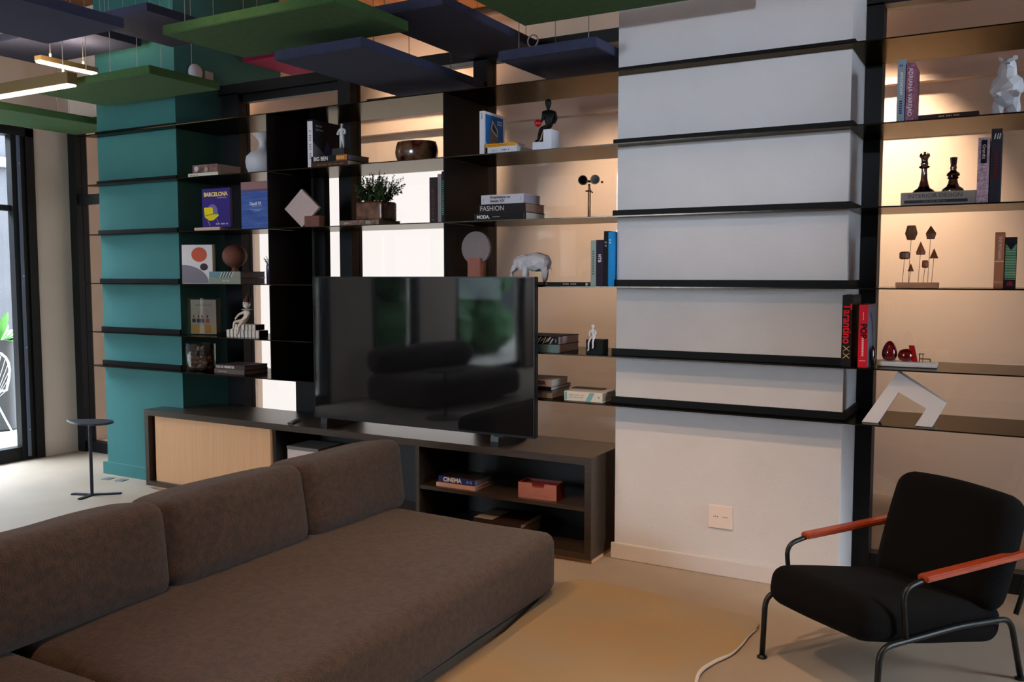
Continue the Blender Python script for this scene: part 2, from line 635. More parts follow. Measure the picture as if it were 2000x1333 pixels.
box(bz, -tw, -0.004, 0.078, -tw + 0.006, 0.0, 0.928)
box(bz, tw - 0.006, -0.004, 0.078, tw, 0.0, 0.928)
obj('bezel', bz, mat('tv_bezel', (38, 38, 40), 0.3, 0.5), t)
for xx in (-0.70, 0.52):
    bm = BM()
    prism(bm, [(0.0, 0), (0.33, 0.0), (0.33, 0.016), (0.05, 0.068), (0.005, 0.068), (0.0, 0.03)], 'x', xx - 0.025, xx + 0.025)
    obj('foot', bm, m_bez, t)
obj('logo_tab', Bx(0.52, -0.006, 0.058, 0.58, 0.004, 0.068), m_bez, t)

t = thing('remote_control', 'small flat black remote control on the cabinet left of the television', 'remote control', (-4.0, 4.245, 0.562), R(-68))
obj('body', bevel(Bx(-0.075, -0.018, 0, 0.075, 0.018, 0.012), 0.004), m_bez, t)
bm = BM()
for i in range(5):
    for j in (-1, 0, 1):
        box(bm, -0.06 + i * 0.02, j * 0.01 - 0.003, 0.012, -0.052 + i * 0.02, j * 0.01 + 0.003, 0.0135)
obj('buttons', bm, mat('dark_buttons', (50, 50, 52), 0.5), t)

# ================================================================== SOFA
m_sofa = mat('brown_grey_upholstery', (66, 45, 32), 0.95, var=0.32, vscale=38, bump=0.9, bscale=220, sheen=0.15)
t = thing('modular_sofa', 'low brown grey fabric modular sofa with loose back cushions in the foreground', 'sofa', (-2.4, 2.6, 0))
def SX(x): return x + 2.4
def SY(y): return y - 2.6
obj('seat_module', rbox(BM(), SX(-3.02), SY(1.66), 0.035, SX(-1.81), SY(3.64), 0.318, 0.055, 22, (0.012, 0.012, 0.014), 0.006, 3), m_sofa, t, smooth=True)
obj('seat_module', rbox(BM(), SX(-3.02), SY(-0.4), 0.035, SX(-1.90), SY(1.64), 0.312, 0.055, 22, (0.012, 0.008, 0.014), 0.006, 9), m_sofa, t, smooth=True)
# slanted back cushions
for i, (y0, y1) in enumerate(((2.985, 3.70), (2.235, 2.975), (1.45, 2.225), (0.66, 1.44), (-0.12, 0.65))):
    bm = rbox(BM(), -0.15, y0 - 2.607, 0.0, 0.135, y1 - 2.593, 0.352, 0.062, 18, (0.016, 0.006, 0.010), 0.010, 11 + i * 3)
    bm.transform(Matrix.Rotation(R(-8), 4, 'Y'))
    bm.transform(Matrix.Translation((SX(-2.83), 0, 0.295)))
    obj('back_cushion', bm, m_sofa, t, smooth=True)
obj('base_frame', Bx(SX(-2.95), SY(-0.3), 0.0, SX(-1.88), SY(3.58), 0.037), mat('sofa_base_black', (22, 20, 20), 0.8), t)

# second sofa, seen only as a reflection in the television
t = thing('lounge_sofa', 'dark rounded sofa with bolster back mirrored in the television screen', 'sofa', (-6.0, -0.2, 0), R(8))
obj('seat_module', rbox(BM(), -0.55, -1.3, 0.03, 0.5, 0.45, 0.36, 0.12, 14, (0.01, 0.01, 0.01)), m_sofa, t, smooth=True)
obj('back_cushion', rbox(BM(), -0.60, -1.3, 0.34, -0.25, 0.42, 0.66, 0.14, 14, (0.01, 0.01, 0.01)), m_sofa, t, smooth=True)
t = thing('round_table', 'small dark round side table mirrored in the television screen', 'table', (-5.2, 0.55, 0))
obj('base', lathe(BM(), [(0.2, 0), (0.2, 0.012), (0.02, 0.02)]), m_black, t)
obj('pole', lathe(BM(), [(0.012, 0.012), (0.012, 0.5)], 12), m_black, t)
obj('table_top', lathe(BM(), [(0.2, 0.5), (0.2, 0.515)]), m_black, t)

# ================================================================== ARMCHAIR
m_cf = mat('chair_black_fabric', (9, 7, 7), 0.96, var=0.2, vscale=60, bump=0.4, bscale=350, spec=0.15)
m_tube = mat('chair_black_tube', (20, 24, 23), 0.42, 0.3)
m_arm = mat('reddish_wood', (158, 62, 28), 0.38, var=0.22, vscale=9, bump=0.05, stretch=(1.2, 14, 14), coat=0.25)
D2, W2 = Vector((0.578, 0.816, 0)), Vector((0.821, -0.571, 0))
t = thing('armchair', 'black cushioned armchair with thin black tube frame and reddish wooden armrests', 'armchair', (-0.818, 3.454, 0), math.atan2(0.816, 0.578))
# local x = depth (front to back), local y = -W direction
def chair_side(y):
    s = 0.011
    leg = bend([(0.0, y, 0.008), (0.012, y, 0.252), (0.40, y, 0.262), (0.672, y, 0.246), (0.742, y, 0.008)], 0.055)
    obj('leg_rail', tube(BM(), leg, s, 12), m_tube, t, smooth=True)
    for xx in (0.0, 0.742):
        obj('foot', lathe(BM(), [(0.020, 0), (0.020, 0.006), (0.012, 0.012)], 16, xx, y), m_tube, t)
    arm = bend([(0.135, y, 0.252), (0.112, y, 0.438), (0.24, y, 0.462), (0.80, y, 0.470), (0.70, y, 0.255)], 0.05)
    obj('arm_tube', tube(BM(), arm, 0.0095, 12), m_tube, t, smooth=True)
    bm = bevel(Bx(0.205, y - 0.023, 0.0, 0.80, y + 0.023, 0.022), 0.005, 3)
    for v in bm.verts:
        v.co.z += 0.452 + (v.co.x - 0.205) * 0.035
    obj('armrest', bm, m_arm, t)


chair_side(0.0)
chair_side(-0.56)
for xx, zz in ((0.16, 0.250), (0.60, 0.240)):
    obj('cross_bar', tube(BM(), [(xx, 0, zz), (xx, -0.56, zz)], 0.009, 10), m_tube, t, smooth=True)
bm = rbox(BM(), -0.02, -0.53, -0.075, 0.70, -0.028, 0.075, 0.06, 16, (0.01, 0.006, 0.012), 0.004, 5)
bm.transform(Matrix.Translation((0.0, 0, 0.322)) @ Matrix.Rotation(R(10), 4, 'Y'))
obj('seat_cushion', bm, m_cf, t, smooth=True)
bm = rbox(BM(), -0.07, -0.55, 0.0, 0.07, -0.01, 0.44, 0.065, 16, (0.014, 0.008, 0.014), 0.006, 8)
bm.transform(Matrix.Translation((0.60, 0, 0.262)) @ Matrix.Rotation(R(20), 4, 'Y'))
obj('back_cushion', bm, m_cf, t, smooth=True)
obj('label_tab', Bx(0.40, -0.538, 0.235, 0.44, -0.533, 0.243), mat('grey_thread', (90, 90, 95), 0.8), t)

# ================================================================== RUG
ctrl = [(-0.934, 3.80), (-0.915, 3.60), (-0.925, 3.42), (-0.965, 3.30), (-0.985, 3.18), (-0.955, 3.02), (-0.90, 2.7), (-1.0, 2.2), (-1.3, 1.6),
        (-1.72, 1.2), (-1.78, 2.0), (-1.80, 3.0), (-1.86, 3.82), (-1.6, 3.90), (-1.25, 3.86)]
fine = []
for i in range(len(ctrl)):
    p0, p1, p2, p3 = [Vector((*ctrl[(i + k) % len(ctrl)], 0)) for k in (-1, 0, 1, 2)]
    for j in range(8):
        u = j / 8
        q = 0.5 * ((2 * p1) + (-p0 + p2) * u + (2 * p0 - 5 * p1 + 4 * p2 - p3) * u * u + (-p0 + 3 * p1 - 3 * p2 + p3) * u ** 3)
        fine.append((q.x, q.y))
m_rug = mat('woven_ochre_rug', (156, 140, 118), 0.95, vscale=1.9, rgb2=(166, 138, 100), bump=0.5, bscale=420)
o = obj('rug', prism(BM(), fine, 'z', 0.0, 0.014), m_rug)
obj('pale_binding', tube(BM(), [(x, y, 0.009) for x, y in fine[4:72]], [0.0035 + 0.004 * min(1, i / 26) for i in range(68)], 6), mat('pale_rug_binding', (206, 196, 184), 0.9), o)
tag(o, 'thin ochre and tan rug with a wavy edge in front of the sofa', 'rug')

# ================================================================== SIDE TABLE
t = thing('side_table', 'slim dark side table with leaf shaped top and three pronged foot', 'side table', (-5.462, 3.823, 0))
m_st = mat('anthracite_steel', (36, 40, 52), 0.4, 0.4)
for ang, ln in ((-158, 0.15), (42, 0.19), (-72, 0.13)):
    a = R(ang)
    bm = bevel(Bx(0, -0.018, 0.0, ln, 0.018, 0.010), 0.004)
    bm.transform(Matrix.Rotation(a, 4, 'Z'))
    obj('foot', bm, m_st, t)
obj('pole', lathe(BM(), [(0.011, 0.008), (0.011, 0.502)], 14), m_st, t, smooth=True, auto=40)
out = []
for i in range(48):
    a = 2 * math.pi * i / 48
    r = 0.105 * (1 + 0.0 * math.cos(a))
    x, y = math.cos(a) * 0.185, math.sin(a) * 0.12
    x -= 0.015
    y *= max(0.0, (x + 0.201) / 0.371) ** 0.55 * 1.12
    out.append((x, y))
bm = prism(BM(), out, 'z', 0.500, 0.514)
bm.transform(Matrix.Rotation(R(10), 4, 'Z'))
obj('table_top', bm, m_st, t)

for i, (x, y, s) in enumerate(((-5.81, 4.20, 'further from'), (-5.672, 4.215, 'nearer to'))):
    o = thing('floor_socket', 'small grey floor socket plate before the teal column, %s the cabinet' % s, 'floor socket', (x, y, 0.0), R(12), group='grey floor socket plates')
    obj('cover_plate', bevel(Bx(-0.035, -0.035, 0, 0.035, 0.035, 0.004), 0.0015), mat('grey_floor_plate', (118, 120, 122), 0.5), o)
    obj('flap', Bx(-0.022, -0.022, 0.004, 0.022, 0.022, 0.0055), mat('grey_floor_flap', (92, 94, 98), 0.5), o)

# wall socket on the white column
t = thing('wall_socket', 'square white wall socket plate low on the white column', 'wall socket', (-1.243, 4.33, 0.298))
m_pl = mat('white_plastic', (224, 208, 198), 0.45)
obj('cover_plate', bevel(Bx(-0.061, -0.009, -0.059, 0.061, 0.0, 0.059), 0.003), m_pl, t)
for sx in (-0.024, 0.024):
    bm = BM()
    for dx in (-0.009, 0, 0.009):
        tube(bm, [(sx + dx, -0.0095, 0.002 * (dx == 0)), (sx + dx, -0.0085, 0.002 * (dx == 0))], 0.0026, 8)
    obj('socket_holes', bm, m_bez, t)

# ================================================================== CEILING BAFFLES
m_green = mat('green_felt', (58, 92, 50), 0.95, var=0.08, vscale=30, bump=0.35, bscale=260)
m_blue = mat('blue_felt', (50, 55, 82), 0.95, var=0.08, vscale=30, bump=0.35, bscale=260)
m_pink = mat('magenta_felt', (140, 14, 60), 0.95, var=0.08, vscale=30, bump=0.3, bscale=260)
m_tan = mat('tan_felt', (150, 112, 78), 0.95, var=0.08, vscale=30, bump=0.3, bscale=260)
m_cord = mat('steel_cord', (150, 145, 140), 0.4, 0.8)
G = 'felt panels hanging from the ceiling'


def baffle(x0, y0, x1, y1, z, m, label, rz=0.0, th=0.05, cx_=None, cy_=None):
    cx, cy = (x0 + x1) / 2, (y0 + y1) / 2
    t = thing('acoustic_panel', label, 'acoustic panel', (cx, cy, z), R(rz), G)
    hx, hy = (x1 - x0) / 2, (y1 - y0) / 2
    obj('felt_panel', bevel(Bx(-hx, -hy, 0, hx, hy, th), 0.004, 2), m, t)
    for dx in (cx_ or (-hx + 0.08, hx - 0.08)):
        for dy in (cy_ or (-hy + 0.08, hy - 0.08)):
            obj('hanging_cord', tube(BM(), [(dx, dy, th - 0.002), (dx, dy, 3.70 - z)], 0.0022, 6), m_cord, t)
    return t


baffle(-3.91, 3.23, -2.75, 3.80, 2.75, m_green, 'large green felt ceiling panel, widest one above the television', cx_=(-0.50, 0.30))
baffle(-3.435, 3.545, -2.85, 4.72, 2.63, m_blue, 'long blue felt ceiling panel hanging lowest in front of the top shelf', cx_=(-0.21, 0.10), cy_=(-0.25, 0.50))
baffle(-2.97, 3.70, -2.475, 4.775, 2.82, m_blue, 'blue felt ceiling panel between the two green ones at top centre')
t = baffle(-2.405, 4.12, -1.835, 4.68, 2.63, m_blue, 'short blue felt ceiling panel touching the white column', rz=-2.0)
bm = tube(BM(), [(math.cos(a) * 0.030, 0, math.sin(a) * 0.030) for a in [2 * math.pi * i / 20 for i in range(20)]], 0.004, 8, closed=True)
obj('steel_ring', bm, m_cord, t, loc=(-0.08, -0.27, 0.078))
baffle(-2.19, 3.46, -0.99, 4.01, 2.75, m_green, 'green felt ceiling panel cut by the top edge before the white column')
baffle(-5.76, 3.69, -4.59, 4.24, 2.72, m_green, 'green felt ceiling panel in front of the teal column', cx_=(-0.12, 0.12))
baffle(-4.60, 1.85, -3.97, 3.05, 2.75, m_blue, 'blue felt ceiling panel at the top left corner of the photo')
baffle(-6.50, 3.70, -5.37, 4.26, 3.10, m_blue, 'high blue felt ceiling panel above the left linear lamp')
baffle(-5.05, 3.60, -4.48, 4.25, 3.05, m_blue, 'blue felt ceiling panel half hidden behind the large green one')
baffle(-6.73, 3.50, -6.13, 4.68, 2.65, m_green, 'green felt ceiling panel along the left wall', cx_=(-0.25, -0.10), cy_=(-0.15, 0.40))
baffle(-6.75, 2.35, -6.12, 3.54, 2.9, m_green, 'green felt ceiling panel in the left corner behind the lamp')
baffle(-5.10, 4.93, -4.70, 5.45, 3.10, m_pink, 'magenta felt ceiling panel glimpsed past the glazing on the left')
baffle(-0.13, 4.95, 1.0, 5.5, 3.0, m_pink, 'magenta felt ceiling panel glimpsed at the top right corner')
baffle(-1.0, 1.6, 0.2, 2.2, 2.75, m_green, 'green felt ceiling panel out of frame over the armchair')
baffle(-3.4, 0.6, -2.2, 1.2, 2.75, m_blue, 'blue felt ceiling panel out of frame over the sofa')

# ================================================================== LAMPS
m_lampb = mat('lamp_housing_bronze', (128, 108, 70), 0.5, 0.2)
m_led = emit_mat('linear_lamp_diffuser', (255, 226, 190), 9.0)


def linear_lamp(name_label, loc, rz, ln, ztop=3.7, hh=0.085):
    t = thing('linear_pendant_lamp', name_label, 'pendant lamp', loc, rz)
    h = ln / 2
    bm = Bx(-h, -0.035, 0.012, h, 0.035, hh)
    obj('housing', bevel(bm, 0.002, 1), m_lampb, t)
    obj('diffuser', bevel(Bx(-h + 0.004, -0.031, 0.0, h - 0.004, 0.031, 0.014), 0.004), m_led, t)
    l = light('AREA', 'lamp_uplight', (0, 0, hh + 0.01), 9 * ln, (1.0, 0.74, 0.48), (R(180), 0, 0), shape='RECTANGLE', size=ln * 0.9, size_y=0.05)
    l.parent = t
    for xx in (-h + 0.09, h - 0.09):
        obj('suspension_cord', tube(BM(), [(xx, 0, hh - 0.005), (xx, 0, ztop - loc[2])], 0.003, 6), m_cord, t)
        obj('cord_grip', lathe(BM(), [(0.007, hh), (0.007, hh + 0.03)], 8, xx), m_cord, t)
    return t


linear_lamp('lit linear pendant lamp nearest the left edge, running along the shelves', (-5.655, 3.6, 2.69), 0, 0.92)
linear_lamp('lit linear pendant lamp behind, pointing towards the teal column', (-5.62, 3.86, 2.895), R(90), 0.42, 3.1, 0.045)
linear_lamp('added linear pendant lamp out of frame over the sofa', (-2.6, 0.2, 2.55), 0, 1.2)  # unseen pendant, added for warm light in the room
linear_lamp('added linear pendant lamp out of frame right of the armchair', (1.1, 0.6, 2.6), 0, 1.2)  # another unseen pendant put in for extra warm light


def spot(label, loc, tgt, power, col, size, blend=0.6, rad=0.04):
    """a small ceiling spotlight with its own light"""
    t = thing('ceiling_spotlight', label, 'spotlight', loc)
    q = (Vector(tgt) - Vector(loc)).to_track_quat('-Z', 'Y')
    bm = lathe(BM(), [(0.045, 0.0), (0.045, 0.12)], 20, cap=False)
    bm.faces.new([v for v in bm.verts if v.co.z > 0.1])
    h = obj('lamp_head', bm, m_black, t)
    h.rotation_euler = q.to_euler()
    obj('stem', tube(BM(), [(0, 0, 0.05), (0, 0, 3.7 - loc[2])], 0.01, 8), m_black, t)
    l = light('SPOT', 'spotlight_beam', (0, 0, 0), power, col, q.to_euler(), spot_size=size, spot_blend=blend, shadow_soft_size=rad)
    l.parent = t
    l.location = q @ Vector((0, 0, -0.01))
    return t


spot('black ceiling spotlight out of frame aimed at the white column', (-1.6, 1.5, 3.35), (-1.2, 4.3, 0.5), 62, WARM, R(52), blend=1.0)
spot('black ceiling spotlight out of frame aimed at the rug', (-0.9, 2.3, 3.4), (-1.0, 3.0, 0), 170, WARM2, R(70))
spot('black ceiling spotlight out of frame aimed at the sofa', (-2.3, 1.5, 3.4), (-2.3, 2.4, 0.3), 150, WARM2, R(80))
spot('black ceiling spotlight out of frame over the cabinet end', (-3.3, 2.4, 3.4), (-3.6, 4.2, 0.3), 25, WARM, R(70))
spot('added black fill spotlight out of frame washing the upper white column with cool light', (0.4, 0.5, 2.62), (-1.25, 4.33, 2.4), 215, (0.78, 0.86, 1.0), R(34), blend=1.0)  # unseen fill lamp added to cool and brighten the column top
# back room
spot('black ceiling spotlight in the back room left of the right bay', (-1.0, 5.75, 3.4), (-0.72, 6.5, 2.15), 520, WARM3, R(50), blend=1.0)
spot('black ceiling spotlight in the back room behind the middle bay', (-2.6, 5.3, 3.45), (-2.75, 6.5, 1.75), 230, WARM3, R(50), blend=1.0)
spot('black ceiling spotlight in the back room behind the planter', (-3.9, 5.5, 3.4), (-4.5, 6.5, 2.5), 170, WARM3, R(70))
spot('black ceiling spotlight in the back room at the right', (0.8, 5.7, 3.45), (0.8, 6.5, 1.6), 14, WARM3, R(85))
# wall washers under the back room ceiling throw light up on the slab
for i, x in enumerate((-7.2, -4.4, -1.6, 1.2)):
    t = thing('uplight', 'long slim uplight high on the back room wall, %s' % ['leftmost of the four', 'second from the left', 'third from the left', 'rightmost of the four'][i], 'uplight', (x, 6.3, 3.0))
    obj('housing', Bx(-0.6, -0.03, 0, 0.6, 0.03, 0.04), m_black, t)
    obj('wall_bracket', Bx(-0.02, 0.03, 0.0, 0.02, 0.2, 0.03), m_black, t)
    l = light('AREA', 'uplight_beam', (0, 0, 0.05), 5, WARM2, (R(180), 0, 0), shape='RECTANGLE', size=1.1, size_y=0.05)
    l.parent = t

# ================================================================== SMALL THINGS ON THE SHELVES
def cm(rgb, rough=0.5, **k):
    return mat('cover_%02x%02x%02x_%d' % (*rgb, int(rough * 100)), rgb, rough, spec=0.2, **k)


INK = {}


def book(pose, x, y, z, L, D, T, rgb, label, spine=None, rz=0.0, rough=0.65, pages=True, group='books on the shelves', pcol=None, cat='book', mm=None):
    """L spine length, D cover depth, T thickness. pose: stand (spine to the room), lie, face (front cover to the room).
    (x, y, z) is the lower left front corner"""
    t = thing('book', label, cat, (x, y, z), R(rz), group)
    mp = {'stand': lambda a: (a[0], a[1], a[2]), 'lie': lambda a: (a[2], a[1], a[0]), 'face': lambda a: (a[1], a[0], a[2])}[pose]

    def BB(bm, t0, d0, l0, t1, d1, l1):
        p, q = mp((t0, d0, l0)), mp((t1, d1, l1))
        box(bm, *[min(a, b) for a, b in zip(p, q)], *[max(a, b) for a, b in zip(p, q)])
        return bm
    m = mm or cm(rgb, rough)
    c = 0.0022
    bm = BM()
    BB(bm, 0, c, 0, c, D, L)
    BB(bm, T - c, c, 0, T, D, L)
    BB(bm, 0, 0, 0, T, c, L)
    obj('cover', bm, m, t)
    if pages:
        obj('pages', BB(BM(), c, c, 0.003, T - c, D - 0.004, L - 0.003), pcol or m_paper, t)
    if spine and spine is not True:
        obj('spine_label', BB(BM(), 0.001, -0.0006, 0.01, T - 0.001, 0.0, L - 0.01), cm(spine), t)
    return t


def ink(rgb):
    return mat('ink_%02x%02x%02x' % tuple(rgb), rgb, 0.6, spec=0.15)


WHITE, BLK, RED = (235, 232, 228), (16, 16, 18), (215, 20, 40)


def patch(t, name, x0, z0, x1, z1, rgb, y=-0.0006, th=0.0008):
    return obj(name, Bx(x0, y, z0, x1, y + th, z1), ink(rgb), t)


def poly(t, name, pts, rgb, y=-0.0008, th=0.0008, m=None):
    return obj(name, prism(BM(), pts, 'y', y, y + th), m or ink(rgb), t)


def disc(t, name, cx, cz, r, rgb, y=-0.001, seg=40):
    return poly(t, name, [(cx + r * math.cos(2 * math.pi * i / seg), cz + r * math.sin(2 * math.pi * i / seg)) for i in range(seg)], rgb, y)


def side_poly(t, name, pts, rgb, x, th=0.0008):
    """flat print on the +X cover of a standing book, pts in (y, z)"""
    return obj(name, prism(BM(), pts, 'x', x, x + th), ink(rgb), t)


def bars(t, rows, rgb, y=-0.0012, name='print'):
    """tiny unreadable print as thin strokes: rows of (x0, x1, z, height)"""
    bm = BM()
    for x0, x1, zz, h in rows:
        n = max(2, int((x1 - x0) / (h * 0.95)))
        for i in range(n):
            if (i * 7) % 5 == 3:
                continue
            a = x0 + (x1 - x0) * i / n
            box(bm, a, y, zz, a + (x1 - x0) / n * 0.62, y + 0.0006, zz + h)
    return obj(name, bm, ink(rgb), t)


e = 0.0006
S1, S2, S3, S4, S5, S6 = [v + e for v in SZ[1:]]

# ---- second shelf, left to right
t = book('lie', -4.95, 4.27, S2, 0.29, 0.23, 0.026, (214, 206, 190), 'thin cream book under the photo covered book, left end of second shelf')
bars(t, [(0.02, 0.10, 0.010, 0.006)], (120, 110, 100))
t = book('lie', -4.915, 4.28, S2 + 0.0265, 0.235, 0.215, 0.055, (150, 128, 118), 'thick book with a blurred photo spine lying on the thin cream book', mm=mat('photo_print_cover', (150, 100, 84), 0.35, vscale=22, rgb2=(58, 48, 60)))
disc(t, 'photo_print', 0.035, 0.03, 0.018, (190, 186, 190))
disc(t, 'photo_print', 0.13, 0.022, 0.016, (176, 150, 142))

t = thing('vase', 'matt white round bellied vase with flared mouth on second shelf', 'vase', (-4.415, 4.44, S2))
prof = [(0.078, 0.0), (0.095, 0.008), (0.112, 0.05), (0.118, 0.09), (0.112, 0.125), (0.085, 0.152), (0.045, 0.172), (0.029, 0.192), (0.026, 0.212),
        (0.030, 0.232), (0.052, 0.258), (0.072, 0.276), (0.067, 0.277), (0.046, 0.257), (0.024, 0.23)]
obj('vase_body', lathe(BM(), prof, 48), mat('matt_white_ceramic', (206, 204, 208), 0.55), t, smooth=True, auto=50)

t = book('stand', -3.885, 4.285, S2, 0.302, 0.25, 0.044, (20, 24, 40), 'upright dark navy book with white spine left of the stacked books, second shelf', spine=(226, 222, 226))
bm = BM()
for i in range(13):
    if i % 4 != 3:
        box(bm, 0.015, -0.0012, 0.06 + i * 0.014, 0.030, -0.0008, 0.068 + i * 0.014)
obj('print', bm, ink((150, 140, 150)), t)
side_poly(t, 'cover_art', [(0.0, 0.02), (0.0, 0.165), (0.17, 0.06), (0.17, 0.02)], (112, 116, 132), 0.044)
side_poly(t, 'cover_art', [(0.10, 0.11), (0.125, 0.18), (0.15, 0.16), (0.21, 0.03), (0.175, 0.045)], (24, 66, 138), 0.0445)
for zz, y1 in ((0.262, 0.09), (0.238, 0.11)):
    bm = BM()
    n = int((y1 - 0.03) / 0.012)
    for i in range(n):
        box(bm, 0.0445, 0.03 + i * 0.012, zz, 0.045, 0.037 + i * 0.012, zz + 0.010)
    obj('print', bm, ink((170, 170, 180)), t)

t = book('lie', -3.838, 4.262, S2, 0.292, 0.205, 0.032, (74, 44, 32), 'thin brown book at the bottom of the BIG BEN stack')
bars(t, [(0.05, 0.26, 0.010, 0.009)], (150, 96, 62))
t = book('lie', -3.838, 4.264, S2 + 0.0325, 0.293, 0.205, 0.036, (18, 18, 22), 'black book titled BIG BEN on the brown book, second shelf', pcol=cm((120, 128, 150)))
text('BIG BEN', t, ink((240, 236, 230)), 0.034, (0.02, -0.001, 0.018), FRONT, 'LEFT', 0.92, font_w=0.0006)
patch(t, 'spine_art', 0.20, 0.002, 0.285, 0.034, (196, 120, 52))
bars(t, [(0.205, 0.282, 0.010, 0.016)], (238, 190, 120))

t = thing('figurine', 'small white standing figure with crossed arms on a black block', 'figurine', (-3.67, 4.36, S2 + 0.0692))
obj('block_base', bevel(Bx(-0.05, -0.04, 0, 0.05, 0.04, 0.048), 0.002), mat('black_block', (22, 20, 20), 0.6), t)
m_fig = mat('white_figurine', (220, 220, 224), 0.5)


def skin(name, t, verts, edges, radii, m, sub=1, label=None, sc=1.0):
    me = bpy.data.meshes.new(name)
    bm = BM()
    lay = bm.verts.layers.skin.verify()
    vs = []
    for i, v in enumerate(verts):
        q = bm.verts.new(Vector(v) * sc)
        q[lay].radius = (radii[i] * sc, radii[i] * sc)
        q[lay].use_root = (i == 0)
        vs.append(q)
    for a, b in edges:
        bm.edges.new((vs[a], vs[b]))
    bm.to_mesh(me)
    bm.free()
    me.materials.append(m)
    o = bpy.data.objects.new(name, me)
    C.objects.link(o)
    o.parent = t
    mo = o.modifiers.new('skin', 'SKIN')
    mo.use_smooth_shade = True
    o.modifiers.new('sub', 'SUBSURF').levels = sub
    o.modifiers['sub'].render_levels = sub
    if label:
        o['label'] = label
    return o


skin('body', t,
     [(0, 0, .115), (0, 0, .145), (0, 0, .165), (-.022, 0, .165), (-.034, -.006, .138), (-.006, -.02, .138), (.022, 0, .165), (.034, -.006, .138), (.006, -.024, .142),
      (-.010, 0, .105), (-.011, 0, .075), (-.013, 0, .05), (.010, 0, .105), (.011, 0, .075), (.013, 0, .05), (0, 0, .182), (0, 0, .205), (-.013, -.01, .051), (.013, -.01, .051)],
     [(0, 1), (1, 2), (2, 3), (3, 4), (4, 5), (2, 6), (6, 7), (7, 8), (0, 9), (9, 10), (10, 11), (0, 12), (12, 13), (13, 14), (2, 15), (15, 16), (11, 17), (14, 18)],
     [.014, .015, .012, .008, .0065, .005, .008, .0065, .005, .009, .0075, .005, .009, .0075, .005, .006, .0115, .004, .004], m_fig)

t = thing('bowl', 'glossy mottled dark brown barrel shaped bowl on second shelf', 'bowl', (-3.163, 4.44, S2))
m_mot = mat('mottled_brown_glaze', (60, 18, 12), 0.16, vscale=17, rgb2=(122, 86, 62), coat=0.5)
prof = [(0.104, 0.0), (0.118, 0.006), (0.134, 0.045), (0.138, 0.07), (0.134, 0.10), (0.124, 0.13), (0.118, 0.131), (0.126, 0.10), (0.130, 0.07), (0.11, 0.012)]
obj('bowl_body', lathe(BM(), prof, 56, sy=0.8), m_mot, t, smooth=True, auto=60)

t = book('stand', -2.625, 4.285, S2, 0.243, 0.225, 0.031, (228, 228, 236), 'upright white book with blue sky and angular building cover, second shelf', spine=(226, 224, 232))
side_poly(t, 'cover_art', [(0.012, 0.004), (0.012, 0.228), (0.205, 0.228), (0.205, 0.004)], (24, 104, 180), 0.031)
side_poly(t, 'cover_art', [(0.05, 0.06), (0.07, 0.15), (0.14, 0.11), (0.16, 0.10), (0.12, 0.075)], (128, 124, 122), 0.0315)
side_poly(t, 'cover_art', [(0.07, 0.15), (0.085, 0.205), (0.145, 0.155), (0.14, 0.112)], (214, 222, 226), 0.0318)
side_poly(t, 'cover_art', [(0.082, 0.155), (0.092, 0.188), (0.136, 0.15), (0.134, 0.125)], (62, 66, 70), 0.0322)
side_poly(t, 'cover_art', [(0.012, 0.03), (0.012, 0.075), (0.05, 0.05), (0.11, 0.085), (0.13, 0.05), (0.175, 0.10), (0.175, 0.03)], (170, 196, 214), 0.0325)
side_poly(t, 'cover_art', [(0.012, 0.004), (0.012, 0.05), (0.035, 0.03), (0.205, 0.03), (0.205, 0.004)], (40, 66, 48), 0.033)
bm = BM()
for zz in (0.198, 0.184):
    for i in range(4):
        box(bm, 0.0325, 0.14 + i * 0.014, zz, 0.033, 0.149 + i * 0.014, zz + 0.008)
obj('print', bm, ink((220, 226, 236)), t)
bm = BM()
for i in range(4):
    box(bm, 0.010, -0.0012, 0.20 + i * 0.009, 0.020, -0.0008, 0.205 + i * 0.009)
obj('print', bm, ink((120, 120, 130)), t)

t = book('lie', -2.56, 4.262, S2, 0.185, 0.22, 0.036, (222, 222, 228), 'white book lying under the orange one beside the blue cover')
bars(t, [(0.03, 0.06, 0.014, 0.004), (0.09, 0.14, 0.014, 0.008)], (90, 90, 120))
t = book('lie', -2.575, 4.264, S2 + 0.0365, 0.185, 0.12, 0.019, (226, 152, 30), 'thin orange book on top of the white lying book')
bars(t, [(0.02, 0.14, 0.006, 0.006)], (170, 110, 20))

t = thing('figurine', 'seated black figurine holding a red ball on a stepped white block', 'figurine', (-2.30, 4.30, S2))
m_wb = mat('white_block', (222, 222, 232), 0.6)
bm = BM()
box(bm, 0, 0.0, 0, 0.065, 0.10, 0.050)
box(bm, 0.065, 0.0, 0, 0.115, 0.10, 0.114)
obj('stepped_block', bevel(bm, 0.0015, 1), m_wb, t)
m_bf = mat('black_figurine', (9, 9, 10), 0.5, spec=0.2)
skin('body', t,
     [(.088, .05, .13), (.082, .05, .165), (.078, .05, .205), (.055, .03, .21), (.052, .022, .175), (.04, .018, .155), (.10, .07, .21), (.106, .075, .18), (.10, .06, .15),
      (.065, .035, .13), (.042, .02, .122), (.036, .012, .085), (.030, .008, .058), (.015, .0, .056), (.07, .065, .13), (.048, .055, .124), (.044, .05, .088), (.040, .046, .060), (.024, .035, .056), (.075, .05, .225)],
     [(0, 1), (1, 2), (2, 3), (3, 4), (4, 5), (2, 6), (6, 7), (7, 8), (0, 9), (9, 10), (10, 11), (11, 12), (12, 13), (0, 14), (14, 15), (15, 16), (16, 17), (17, 18), (2, 19)],
     [.023, .025, .021, .011, .009, .007, .011, .010, .007, .014, .012, .010, .008, .006, .014, .012, .010, .008, .006, .007], m_bf)
